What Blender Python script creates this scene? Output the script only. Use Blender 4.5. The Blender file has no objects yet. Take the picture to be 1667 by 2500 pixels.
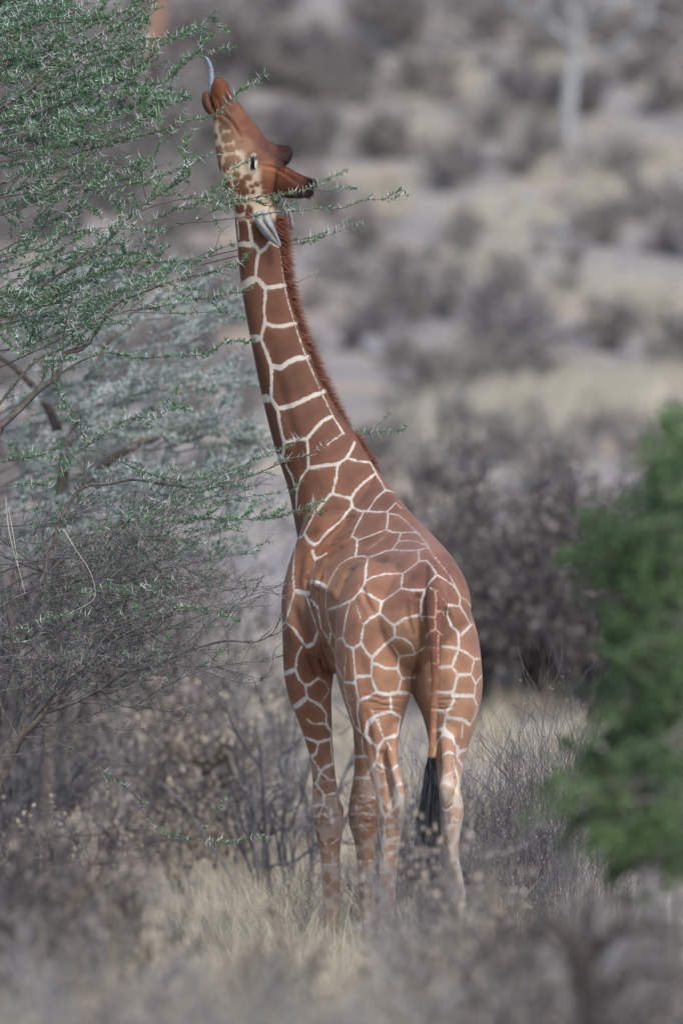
import bpy, math, random
import numpy as np
from mathutils import Vector
from mathutils.bvhtree import BVHTree
from mathutils.kdtree import KDTree

random.seed(7)
rng = np.random.default_rng(7)
scene = bpy.context.scene
COL = scene.collection

# ------------------------------------------------------------------ camera, light, exposure
FPX, CX, HZ, CAMZ = 17014.0, 833.5, 1426.0, 2.3      # focal length and horizon in photo pixels, camera height
cam_d = bpy.data.cameras.new('camera')
cam = bpy.data.objects.new('camera', cam_d)
COL.objects.link(cam)
cam.location = (0, 0, CAMZ)
cam.rotation_euler = (math.pi / 2, 0, 0)
cam_d.sensor_fit = 'VERTICAL'
cam_d.sensor_height = 36.0
cam_d.lens = 36.0 * FPX / 2500.0
cam_d.shift_y = (HZ - 1250.0) / 2500.0
cam_d.clip_start = 0.5
cam_d.clip_end = 3000
cam_d.dof.use_dof = True
cam_d.dof.focus_distance = 40.1
cam_d.dof.aperture_fstop = cam_d.lens / 170.0
scene.camera = cam

SUN_EL, SUN_AZ = math.radians(50), math.radians(152)   # azimuth from +Y, clockwise
world = bpy.data.worlds.new('World')
scene.world = world
world.use_nodes = True
wn = world.node_tree
bg = wn.nodes['Background']
sky = wn.nodes.new('ShaderNodeTexSky')
sky.sky_type = 'NISHITA'
sky.sun_disc = False
sky.sun_elevation = SUN_EL
sky.sun_rotation = SUN_AZ
sky.dust_density = 1.6
wn.links.new(sky.outputs['Color'], bg.inputs['Color'])
bg.inputs['Strength'].default_value = 0.115
sun_d = bpy.data.lights.new('sun', 'SUN')
sun_d.energy = 1.5
sun_d.angle = math.radians(16)
sun_d.color = (1.0, 0.965, 0.92)
sun = bpy.data.objects.new('sun', sun_d)
COL.objects.link(sun)
sdir = Vector((math.sin(SUN_AZ) * math.cos(SUN_EL), math.cos(SUN_AZ) * math.cos(SUN_EL), math.sin(SUN_EL)))
sun.rotation_euler = sdir.to_track_quat('Z', 'Y').to_euler()
sun.location = (0, 0, 60)
scene.view_settings.view_transform = 'Standard'
scene.view_settings.look = 'None'
scene.view_settings.gamma = 1.0
scene.view_settings.exposure = 1.15
scene.view_settings.use_curve_mapping = False

# ------------------------------------------------------------------ helpers
def W(px, py, Y):
    """photo pixel + real depth -> world point"""
    return np.array([(px - CX) * Y / FPX, Y, CAMZ - (py - HZ) * Y / FPX])

def mix(a, b, t):
    return a + (b - a) * t

def tag(o, label=None, cat=None, group=None, kind=None):
    if label: o['label'] = label
    if cat: o['category'] = cat
    if group: o['group'] = group
    if kind: o['kind'] = kind
    return o

def empty(name, loc=(0, 0, 0)):
    o = bpy.data.objects.new(name, None)
    o.location = loc
    o.empty_display_size = 0.2
    COL.objects.link(o)
    return o

class Geo:
    """collects geometry for ONE mesh object"""
    def __init__(s):
        s.v, s.f, s.n = [], [], 0
    def add(s, verts, faces):
        verts = np.asarray(verts, dtype=np.float64).reshape(-1, 3)
        faces = np.asarray(faces, dtype=np.int64)
        s.v.append(verts)
        s.f.append(faces + s.n)
        s.n += len(verts)
    def tube(s, pts, rad, sides=4):
        pts = np.asarray(pts, float)
        n = len(pts)
        rad = np.broadcast_to(np.asarray(rad, float), (n,))
        t = np.gradient(pts, axis=0)
        t /= np.linalg.norm(t, axis=1)[:, None] + 1e-9
        ref = np.array([0.31, 0.9, 0.27])
        a = np.cross(t, ref); a /= np.linalg.norm(a, axis=1)[:, None] + 1e-9
        b = np.cross(t, a)
        ang = np.arange(sides) * 2 * math.pi / sides
        ring = a[:, None, :] * np.cos(ang)[None, :, None] + b[:, None, :] * np.sin(ang)[None, :, None]
        v = pts[:, None, :] + ring * rad[:, None, None]
        i = np.arange(n - 1)[:, None] * sides
        j = np.arange(sides)[None, :]
        j2 = (j + 1) % sides
        f = np.stack([i + j, i + j2, i + sides + j2, i + sides + j], -1).reshape(-1, 4)
        s.add(v.reshape(-1, 3), f)
    def build(s, name, m, parent=None, smooth=False):
        me = bpy.data.meshes.new(name)
        if s.v:
            v = np.concatenate(s.v)
            me.vertices.add(len(v))
            me.vertices.foreach_set('co', v.astype(np.float32).ravel())
            sizes = np.concatenate([np.full(len(f), f.shape[1]) for f in s.f])
            loops = np.concatenate([f.ravel() for f in s.f])
            me.loops.add(len(loops))
            me.loops.foreach_set('vertex_index', loops.astype(np.int32))
            me.polygons.add(len(sizes))
            st = np.concatenate([[0], np.cumsum(sizes)[:-1]])
            me.polygons.foreach_set('loop_start', st.astype(np.int32))
            if smooth:
                me.polygons.foreach_set('use_smooth', np.ones(len(sizes), dtype=bool))
            me.update(calc_edges=True)
        if m: me.materials.append(m)
        o = bpy.data.objects.new(name, me)
        COL.objects.link(o)
        if parent:
            o.parent = parent
            o.location = -parent.location
        return o

def spline(P, sub):
    """Catmull-Rom through rows of P"""
    P = np.asarray(P, float)
    n = len(P)
    Q = np.vstack([2 * P[0] - P[1], P, 2 * P[-1] - P[-2]])
    out = []
    for i in range(n - 1):
        p0, p1, p2, p3 = Q[i], Q[i + 1], Q[i + 2], Q[i + 3]
        for k in range(sub):
            t = k / sub
            out.append(0.5 * ((2 * p1) + (-p0 + p2) * t + (2 * p0 - 5 * p1 + 4 * p2 - p3) * t * t + (-p0 + 3 * p1 - 3 * p2 + p3) * t ** 3))
    out.append(P[-1])
    return np.array(out)

def resample(P, step):
    P = np.asarray(P, float)
    d = np.linalg.norm(np.diff(P[:, :3], axis=0), axis=1)
    s = np.concatenate([[0], np.cumsum(d)])
    n = max(2, int(s[-1] / step) + 1)
    q = np.linspace(0, s[-1], n)
    return np.stack([np.interp(q, s, P[:, k]) for k in range(P.shape[1])], 1)

# ------------------------------------------------------------------ materials
def new_mat(name, rough=0.8, spec=0.25):
    m = bpy.data.materials.new(name)
    m.use_nodes = True
    nt = m.node_tree
    b = nt.nodes['Principled BSDF']
    b.inputs['Roughness'].default_value = rough
    b.inputs['Specular IOR Level'].default_value = spec
    return m, nt, b

def noisy_mat(name, c1, c2, scale=8, rough=0.85, spec=0.2, bump=0.0, trans=0.0, obj_var=0.0, detail=4, c3=None):
    m, nt, b = new_mat(name, rough, spec)
    tc = nt.nodes.new('ShaderNodeNewGeometry')
    nz = nt.nodes.new('ShaderNodeTexNoise')
    nz.inputs['Scale'].default_value = scale
    nz.inputs['Detail'].default_value = detail
    nt.links.new(tc.outputs['Position'], nz.inputs['Vector'])
    cr = nt.nodes.new('ShaderNodeValToRGB')
    cr.color_ramp.elements[0].position = 0.32
    cr.color_ramp.elements[1].position = 0.68
    cr.color_ramp.elements[0].color = (*c1, 1)
    cr.color_ramp.elements[1].color = (*c2, 1)
    if c3:
        e = cr.color_ramp.elements.new(0.5); e.color = (*c3, 1)
    nt.links.new(nz.outputs['Fac'], cr.inputs['Fac'])
    out = cr.outputs['Color']
    rv = nt.nodes.new('ShaderNodeHueSaturation')
    pi = tc.outputs['Random Per Island']
    mr = nt.nodes.new('ShaderNodeMapRange')
    mr.inputs['To Min'].default_value = 0.7
    mr.inputs['To Max'].default_value = 1.3
    nt.links.new(pi, mr.inputs['Value'])
    nt.links.new(mr.outputs['Result'], rv.inputs['Value'])
    nt.links.new(out, rv.inputs['Color'])
    nt.links.new(rv.outputs['Color'], b.inputs['Base Color'])
    if bump:
        bp = nt.nodes.new('ShaderNodeBump')
        bp.inputs['Strength'].default_value = bump
        bp.inputs['Distance'].default_value = 0.01
        nt.links.new(nz.outputs['Fac'], bp.inputs['Height'])
        nt.links.new(bp.outputs['Normal'], b.inputs['Normal'])
    if trans:
        tr = nt.nodes.new('ShaderNodeBsdfTranslucent')
        nt.links.new(rv.outputs['Color'], tr.inputs['Color'])
        mx = nt.nodes.new('ShaderNodeMixShader')
        mx.inputs['Fac'].default_value = trans
        nt.links.new(b.outputs['BSDF'], mx.inputs[1])
        nt.links.new(tr.outputs['BSDF'], mx.inputs[2])
        nt.links.new(mx.outputs['Shader'], nt.nodes['Material Output'].inputs['Surface'])
    return m

M = {}
M['bark'] = noisy_mat('acacia_bark', (0.055, 0.047, 0.043), (0.15, 0.125, 0.108), 30, bump=0.5)
M['leaf'] = noisy_mat('acacia_leaf', (0.065, 0.15, 0.08), (0.145, 0.26, 0.13), 6, trans=0.25, rough=0.6)
M['leaf_far'] = noisy_mat('grey_acacia_leaf', (0.21, 0.27, 0.24), (0.35, 0.40, 0.36), 3, trans=0.25, rough=0.7)
M['thorn'] = noisy_mat('thorn', (0.62, 0.63, 0.63), (0.78, 0.78, 0.77), 20, rough=0.5, spec=0.4)
M['dry_twig'] = noisy_mat('dry_twig', (0.14, 0.13, 0.13), (0.29, 0.265, 0.25), 6)
M['dark_twig'] = noisy_mat('dark_twig', (0.045, 0.042, 0.048), (0.10, 0.09, 0.096), 5)
M['dry_leaf'] = noisy_mat('dry_leaf', (0.24, 0.19, 0.145), (0.42, 0.36, 0.295), 5, trans=0.2)
M['grey_leaf'] = noisy_mat('grey_leaf', (0.17, 0.165, 0.178), (0.33, 0.31, 0.305), 5, trans=0.2)
M['green_leaf'] = noisy_mat('bush_leaf', (0.065, 0.125, 0.05), (0.185, 0.265, 0.115), 1.6, trans=0.3, rough=0.55)
M['straw'] = noisy_mat('dry_grass', (0.36, 0.31, 0.225), (0.56, 0.495, 0.37), 1.5, trans=0.25, rough=0.75)
M['rock'] = noisy_mat('rock', (0.12, 0.125, 0.14), (0.28, 0.28, 0.30), 2.5, bump=0.6, rough=0.9)

M['hill_twig'] = noisy_mat('hill_twig', (0.165, 0.155, 0.16), (0.27, 0.25, 0.243), 2)
M['hill_dark_twig'] = noisy_mat('hill_dark_twig', (0.125, 0.118, 0.125), (0.205, 0.19, 0.19), 2)
M['hill_leaf'] = noisy_mat('hill_leaf', (0.20, 0.182, 0.17), (0.34, 0.30, 0.255), 2, trans=.2)
M['dead_thorn'] = noisy_mat('grey_thorn', (0.20, 0.19, 0.188), (0.38, 0.36, 0.35), 20, rough=.6)
M['dead_bark'] = noisy_mat('dead_bark', (0.05, 0.046, 0.048), (0.13, 0.118, 0.115), 25, bump=.5)
M['mid_twig'] = noisy_mat('mid_twig', (0.07, 0.068, 0.078), (0.14, 0.13, 0.138), 5)
M['brown_leaf'] = noisy_mat('brown_leaf', (0.12, 0.104, 0.10), (0.25, 0.21, 0.18), 3, trans=.2)

# ================================================================== GIRAFFE
GY = 40.0
giraffe = empty('giraffe', (0.42, 39.9, 0.0))
tag(giraffe, 'reticulated giraffe seen from behind, stretching its neck and tongue up to the acacia', 'giraffe')

body = Geo()
NS = 28
ang = np.arange(NS) * 2 * math.pi / NS

def cap_loft(rings):
    rings = np.asarray(rings)
    n = len(rings)
    v = rings.reshape(-1, 3)
    i = np.arange(n - 1)[:, None] * NS
    j = np.arange(NS)[None, :]
    j2 = (j + 1) % NS
    q = np.stack([i + j, i + j2, i + NS + j2, i + NS + j], -1).reshape(-1, 4)
    t = np.concatenate([q[:, [0, 1, 2]], q[:, [0, 2, 3]]])
    c0, c1 = len(v), len(v) + 1
    v = np.vstack([v, rings[0].mean(0), rings[-1].mean(0)])
    jj = np.arange(NS); k2 = (jj + 1) % NS
    t = np.vstack([t, np.stack([k2, jj, np.full(NS, c0)], 1), np.stack([jj + (n - 1) * NS, k2 + (n - 1) * NS, np.full(NS, c1)], 1)])
    body.add(v, t)

def pair_loft(keys, sub=6, e=1.0):
    """keys: (ax, ay, bx, by, depth, half thickness) - two silhouette points of a section"""
    K = spline(keys, sub)
    rings = []
    for ax, ay, bx, by, Y, hw in K:
        fat = 1 + .035 * min(1, max(0, (ay - 1800) / 80)) + .03 * min(1, max(0, (ay - 2030) / 40))
        mx_, hx_ = (ax + bx) / 2, (bx - ax) / 2 * fat
        ax, bx, hw = mx_ - hx_, mx_ + hx_, hw * fat
        A, B = W(ax, ay, Y), W(bx, by, Y)
        c, u = (A + B) / 2, (B - A) / 2
        ca, sa = np.cos(ang), np.sin(ang)
        ca = np.sign(ca) * np.abs(ca) ** e; sa = np.sign(sa) * np.abs(sa) ** e
        rings.append(c[None] + u[None] * ca[:, None] + np.array([0, max(hw, .004), 0])[None] * sa[:, None])
    cap_loft(rings)

TH = math.radians(20)
LAT = np.array([-math.cos(TH), -math.sin(TH), 0])
def trunk_loft(keys, sub=6):
    """keys: (cx, cy, topx, topy, botx, boty, depth, half width, top narrowing)"""
    K = spline(keys, sub)
    rings = []
    for cx, cy, tx, ty, bx, by, Y, a, nar in K:
        c = W(cx, cy, Y); up = W(tx, ty, Y) - c; dn = W(bx, by, Y) - c
        r = []
        for q in ang:
            s = math.sin(q)
            w = a * math.cos(q) * (1 - nar * max(0, s) ** 1.5)
            r.append(c + LAT * w + (up * s if s > 0 else -dn * s))
        rings.append(r)
    cap_loft(rings)

trunk_loft([
    (1062, 1490, 1068, 1425, 1058, 1540, 39.27, .07, .2),
    (1050, 1500, 1076, 1390, 1042, 1590, 39.31, .20, .25),
    (1036, 1510, 1078, 1362, 1022, 1625, 39.41, .275, .3),
    (1006, 1490, 1064, 1330, 985, 1655, 39.58, .30, .4),
    (970, 1470, 1040, 1298, 945, 1665, 39.82, .31, .5),
    (925, 1440, 1008, 1262, 900, 1655, 40.1, .31, .6),
    (885, 1420, 972, 1220, 855, 1650, 40.35, .30, .65),
    (850, 1405, 938, 1172, 820, 1640, 40.58, .28, .65),
    (815, 1400, 895, 1130, 790, 1610, 40.78, .26, .55),
    (785, 1400, 845, 1170, 768, 1560, 40.98, .21, .4),
    (772, 1400, 805, 1280, 760, 1500, 41.10, .11, .2)])
# neck
pair_loft([
    (569, 488, 672, 462, 40.62, .080),
    (573, 530, 676, 515, 40.62, .083),
    (576, 565, 679, 560, 40.62, .085),
    (580, 603, 683, 598, 40.62, .085),
    (591, 712, 702, 690, 40.64, .090),
    (613, 836, 733, 800, 40.66, .097),
    (633, 937, 767, 885, 40.68, .107),
    (652, 1022, 806, 965, 40.70, .122),
    (674, 1105, 858, 1045, 40.72, .145),
    (702, 1190, 898, 1110, 40.74, .170),
    (718, 1270, 940, 1185, 40.74, .190),
    (735, 1360, 955, 1260, 40.72, .200)])
# left and right fore legs (shoulder to hoof)
pair_loft([
    (745, 1260, 850, 1250, 40.60, .12),
    (728, 1310, 850, 1290, 40.58, .17),
    (704, 1380, 838, 1390, 40.56, .19),
    (688, 1455, 828, 1470, 40.55, .195),
    (689, 1540, 818, 1560, 40.56, .185),
    (693, 1640, 813, 1645, 40.57, .16),
    (704, 1700, 809, 1700, 40.58, .14),
    (724, 1750, 810, 1750, 40.59, .12),
    (742, 1800, 811, 1800, 40.60, .10),
    (757, 1850, 814, 1850, 40.61, .085),
    (763, 1900, 819, 1900, 40.61, .08),
    (764, 1940, 827, 1945, 40.61, .082),
    (764, 1980, 837, 1975, 40.61, .088),
    (767, 2010, 837, 2010, 40.61, .088),
    (773, 2040, 833, 2045, 40.61, .075),
    (781, 2070, 829, 2075, 40.61, .062),
    (785, 2110, 829, 2110, 40.61, .054),
    (787, 2160, 829, 2160, 40.61, .05),
    (790, 2240, 829, 2240, 40.61, .05),
    (791, 2300, 830, 2300, 40.61, .053),
    (787, 2330, 834, 2330, 40.61, .062),
    (791, 2352, 832, 2352, 40.62, .054),
    (789, 2366, 834, 2366, 40.63, .058)])
pair_loft([
    (800, 1450, 930, 1450, 40.80, .17),
    (815, 1560, 925, 1560, 40.78, .165),
    (835, 1650, 923, 1650, 40.76, .14),
    (852, 1710, 921, 1710, 40.75, .12),
    (861, 1780, 918, 1780, 40.75, .10),
    (865, 1840, 915, 1840, 40.75, .086),
    (864, 1890, 914, 1890, 40.75, .08),
    (858, 1930, 917, 1930, 40.75, .082),
    (851, 1972, 922, 1975, 40.75, .088),
    (853, 2012, 922, 2015, 40.75, .088),
    (862, 2042, 918, 2042, 40.75, .072),
    (869, 2070, 914, 2070, 40.75, .06),
    (872, 2110, 912, 2110, 40.75, .053),
    (876, 2180, 914, 2180, 40.75, .05),
    (879, 2250, 917, 2250, 40.75, .05),
    (880, 2300, 917, 2300, 40.75, .053),
    (876, 2327, 921, 2327, 40.75, .062),
    (880, 2349, 918, 2349, 40.76, .054),
    (878, 2362, 920, 2362, 40.77, .058)])
# hind legs
pair_loft([
    (875, 1370, 1000, 1385, 39.70, .15),
    (845, 1415, 1012, 1420, 39.66, .24),
    (824, 1480, 1012, 1480, 39.63, .29),
    (817, 1560, 1010, 1560, 39.61, .31),
    (820, 1640, 1010, 1640, 39.59, .29),
    (833, 1692, 1002, 1692, 39.56, .26),
    (849, 1742, 988, 1745, 39.53, .215),
    (865, 1790, 975, 1790, 39.50, .17),
    (883, 1840, 962, 1840, 39.49, .125),
    (900, 1880, 966, 1880, 39.47, .10),
    (914, 1925, 980, 1925, 39.43, .09),
    (918, 1955, 987, 1955, 39.41, .09),
    (922, 1985, 988, 1985, 39.41, .088),
    (928, 2020, 981, 2025, 39.42, .075),
    (929, 2070, 973, 2070, 39.43, .06),
    (927, 2120, 968, 2120, 39.43, .052),
    (926, 2180, 964, 2180, 39.43, .05),
    (923, 2270, 959, 2270, 39.43, .05),
    (920, 2340, 958, 2340, 39.43, .053),
    (917, 2365, 961, 2365, 39.43, .062),
    (922, 2382, 957, 2382, 39.44, .054),
    (920, 2396, 959, 2396, 39.45, .058)])
pair_loft([
    (1015, 1380, 1125, 1400, 39.60, .15),
    (1010, 1420, 1136, 1432, 39.60, .21),
    (1014, 1480, 1149, 1490, 39.62, .26),
    (1010, 1560, 1168, 1560, 39.63, .29),
    (1003, 1640, 1177, 1645, 39.63, .28),
    (1006, 1692, 1176, 1695, 39.62, .25),
    (1028, 1740, 1166, 1745, 39.60, .21),
    (1042, 1790, 1153, 1790, 39.59, .165),
    (1052, 1840, 1137, 1840, 39.58, .125),
    (1064, 1880, 1128, 1880, 39.57, .10),
    (1070, 1920, 1123, 1920, 39.54, .09),
    (1066, 1952, 1128, 1957, 39.52, .09),
    (1063, 1982, 1130, 1987, 39.52, .088),
    (1070, 2017, 1124, 2020, 39.53, .078),
    (1080, 2052, 1119, 2055, 39.54, .062),
    (1088, 2090, 1118, 2090, 39.54, .053),
    (1095, 2130, 1126, 2130, 39.54, .05),
    (1103, 2190, 1135, 2190, 39.54, .05),
    (1108, 2260, 1141, 2260, 39.54, .05),
    (1111, 2335, 1146, 2335, 39.54, .053),
    (1108, 2361, 1150, 2361, 39.54, .062),
    (1113, 2379, 1146, 2379, 39.55, .054),
    (1111, 2392, 1148, 2392, 39.56, .058)])
# hock tendons and heel bones
pair_loft([(945, 1770, 978, 1770, 39.42, .05), (944, 1810, 971, 1810, 39.38, .036), (947, 1850, 970, 1852, 39.34, .030), (957, 1890, 977, 1893, 39.31, .030),
           (962, 1920, 986, 1925, 39.30, .036), (962, 1950, 990, 1952, 39.31, .04), (955, 1985, 987, 1985, 39.34, .04), (945, 2020, 980, 2020, 39.38, .03)])
pair_loft([(1070, 1770, 1118, 1770, 39.46, .05), (1074, 1820, 1112, 1820, 39.42, .04), (1078, 1860, 1108, 1862, 39.40, .034), (1077, 1895, 1107, 1897, 39.39, .034),
           (1073, 1920, 1110, 1922, 39.38, .042), (1074, 1948, 1106, 1950, 39.40, .044), (1075, 1980, 1108, 1980, 39.44, .04), (1080, 2015, 1110, 2015, 39.48, .03)])
# tail
pair_loft([
    (1044, 1378, 1096, 1386, 39.34, .07), (1041, 1430, 1093, 1432, 39.25, .06), (1040, 1490, 1089, 1490, 39.19, .05),
    (1045, 1550, 1082, 1550, 39.14, .04), (1049, 1600, 1077, 1600, 39.12, .032), (1052, 1660, 1074, 1660, 39.11, .025),
    (1050, 1720, 1069, 1720, 39.10, .021), (1048, 1790, 1065, 1790, 39.09, .019), (1045, 1835, 1065, 1835, 39.08, .020), (1045, 1870, 1060, 1870, 39.08, .015)])
# head: skull to muzzle
pair_loft([
    (572, 512, 676, 505, 40.62, .075),
    (566, 492, 690, 470, 40.62, .090),
    (556, 477, 699, 425, 40.62, .100),
    (547, 455, 692, 392, 40.62, .103),
    (538, 425, 676, 358, 40.62, .095),
    (531, 395, 655, 343, 40.62, .080),
    (526, 360, 637, 318, 40.62, .068),
    (523, 325, 618, 295, 40.62, .060),
    (520, 294, 600, 274, 40.62, .056),
    (516, 272, 586, 255, 40.62, .058),
    (514, 250, 572, 238, 40.62, .062),
    (514, 226, 561, 220, 40.62, .064),
    (515, 209, 557, 205, 40.62, .056),
    (521, 197, 550, 195, 40.62, .038),
    (529, 191, 543, 190, 40.62, .018)])
# lower lip, brow ridge, median boss, two ossicones
pair_loft([(520, 288, 540, 280, 40.62, .04), (503, 272, 528, 268, 40.62, .048), (495, 256, 516, 252, 40.62, .047), (493, 240, 513, 237, 40.62, .041), (496, 226, 510, 224, 40.62, .026)])
pair_loft([(655, 342, 645, 400, 40.62, .075), (676, 352, 668, 408, 40.62, .06), (694, 355, 690, 406, 40.62, .044), (708, 358, 703, 398, 40.62, .036), (714, 370, 711, 388, 40.62, .020)], 5)
for dy, dx, ty in ((-.075, 0, 0), (.085, -7, 24)):
    pair_loft([(682 + dx, 404 + ty * .5, 668 + dx, 474 + ty * .3, 40.62 + dy * .7, .045), (702 + dx, 408 + ty * .8, 696 + dx, 470 + ty * .5, 40.62 + dy, .036),
               (728 + dx, 422 + ty, 722 + dx, 467 + ty * .7, 40.62 + dy * 1.1, .027), (750 + dx, 432 + ty, 745 + dx, 462 + ty * .9, 40.62 + dy * 1.15, .021),
               (766 + dx, 438 + ty, 762 + dx, 459 + ty, 40.62 + dy * 1.2, .020), (774 + dx, 442 + ty, 772 + dx, 453 + ty, 40.62 + dy * 1.2, .010)], 4)
# eyelid swelling on both sides
for sgn in (-1, 1):
    cpt = W(618, 398, 40.62) + np.array([0, sgn * .090, 0])
    pair = []
    for k in np.linspace(-1, 1, 9):
        r = math.sqrt(max(.02, 1 - k * k))
        x, y = 618 - k * 1.5, 398 + k * 33
        pair.append((x - 20 * r, y, x + 20 * r, y, 40.62 + sgn * .088, .028 * r))
    pair_loft(pair, 2)

src = body.build('giraffe_rough', None)
rm = src.modifiers.new('remesh', 'REMESH')
rm.mode = 'VOXEL'
rm.voxel_size = 0.0078
deps = bpy.context.evaluated_depsgraph_get()
ev = src.evaluated_get(deps)
me0 = ev.to_mesh()
nv = len(me0.vertices)
V = np.empty(nv * 3); me0.vertices.foreach_get('co', V); V = V.reshape(-1, 3)
nl = len(me0.loops)
LV = np.empty(nl, dtype=np.int32); me0.loops.foreach_get('vertex_index', LV)
PS = np.empty(len(me0.polygons), dtype=np.int32); me0.polygons.foreach_get('loop_total', PS)
E = np.empty(len(me0.edges) * 2, dtype=np.int32); me0.edges.foreach_get('vertices', E); E = E.reshape(-1, 2)
ev.to_mesh_clear()
bpy.data.objects.remove(src)
F4 = LV.reshape(-1, 4)

deg = np.bincount(E.ravel(), minlength=nv).astype(float)[:, None]
def lap(X):
    out = np.zeros_like(X)
    for k in range(X.shape[1]):
        out[:, k] = np.bincount(E[:, 0], X[E[:, 1], k], nv) + np.bincount(E[:, 1], X[E[:, 0], k], nv)
    return out / deg - X
def to_px(P):
    return CX + P[:, 0] * FPX / P[:, 1], HZ - (P[:, 2] - CAMZ) * FPX / P[:, 1]
vx, vy = to_px(V)
headmask = np.clip((540 - vy) / 40, 0, 1)[:, None]
thin = np.clip((vy - 1830) / 60, 0, 1)[:, None]
strong = (1 - headmask) * (1 - thin)
def is_tail(V, vx, vy): return (V[:, 1] < np.interp(vy, [1400, 1440, 1490, 1550, 1600], [39.0, 39.19, 39.20, 39.19, 39.22])) & (vy > 1400) & (np.abs(vx - 1062) < 36)
tailfree = (~is_tail(V, vx, vy)).astype(float)[:, None]
strong = strong * np.maximum(tailfree, 0.0)
for it in range(130):                       # blend the joints of the lofts into one skin
    w = strong if it >= 6 else np.maximum(strong, .6)
    V = V + .5 * w * lap(V)
    V = V - .515 * w * lap(V)

def normals(V):
    a, b, c, d = (V[F4[:, k]] for k in range(4))
    fn = np.cross(c - a, d - b)
    N = np.zeros_like(V)
    for k in range(4):
        for ax in range(3):
            N[:, ax] += np.bincount(F4[:, k], fn[:, ax], nv)
    return N / (np.linalg.norm(N, axis=1)[:, None] + 1e-12)
N = normals(V)
bvh = BVHTree.FromPolygons([tuple(p) for p in V], [tuple(int(i) for i in f) for f in F4])
EYE = Vector((0, 0, CAMZ))
def cast(px, py):
    d = Vector(W(px, py, 40.0)) - EYE
    d.normalize()
    h = bvh.ray_cast(EYE, d)
    return None if h[0] is None else np.array(h[0])

ZV = {1: (450, 100, .3508), 2: (550, 550, .31888), 3: (650, 1200, .38265), 4: (650, 1700, .38265), 5: (480, 180, .19133), 6: (540, 400, .19133), 7: (850, 1820, .2551), 8: (700, 1850, .21262)}
def project(view, pts, step=2.0):
    x0, y0, s = ZV[view]
    P = np.array(pts, float) * s + np.array([x0, y0])
    return resample(P, step)

def polyline_field(lines):
    """lines: (view, width, pts) -> per vertex signed distance to the nearest traced line on the skin"""
    pts, hw = [], []
    for view, w, p in lines:
        for q in project(view, p):
            h = cast(q[0], q[1])
            if h is not None:
                pts.append(h); hw.append(w * {2: .92, 3: .80, 4: .88}.get(view, 1) * ZV[view][2] * .00235 * .5)
    kd = KDTree(len(pts))
    for i, p in enumerate(pts): kd.insert(p, i)
    kd.balance()
    d = np.empty(nv)
    for i in range(nv):
        _, j, dd = kd.find(V[i])
        d[i] = dd - hw[j]
    return d

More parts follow.
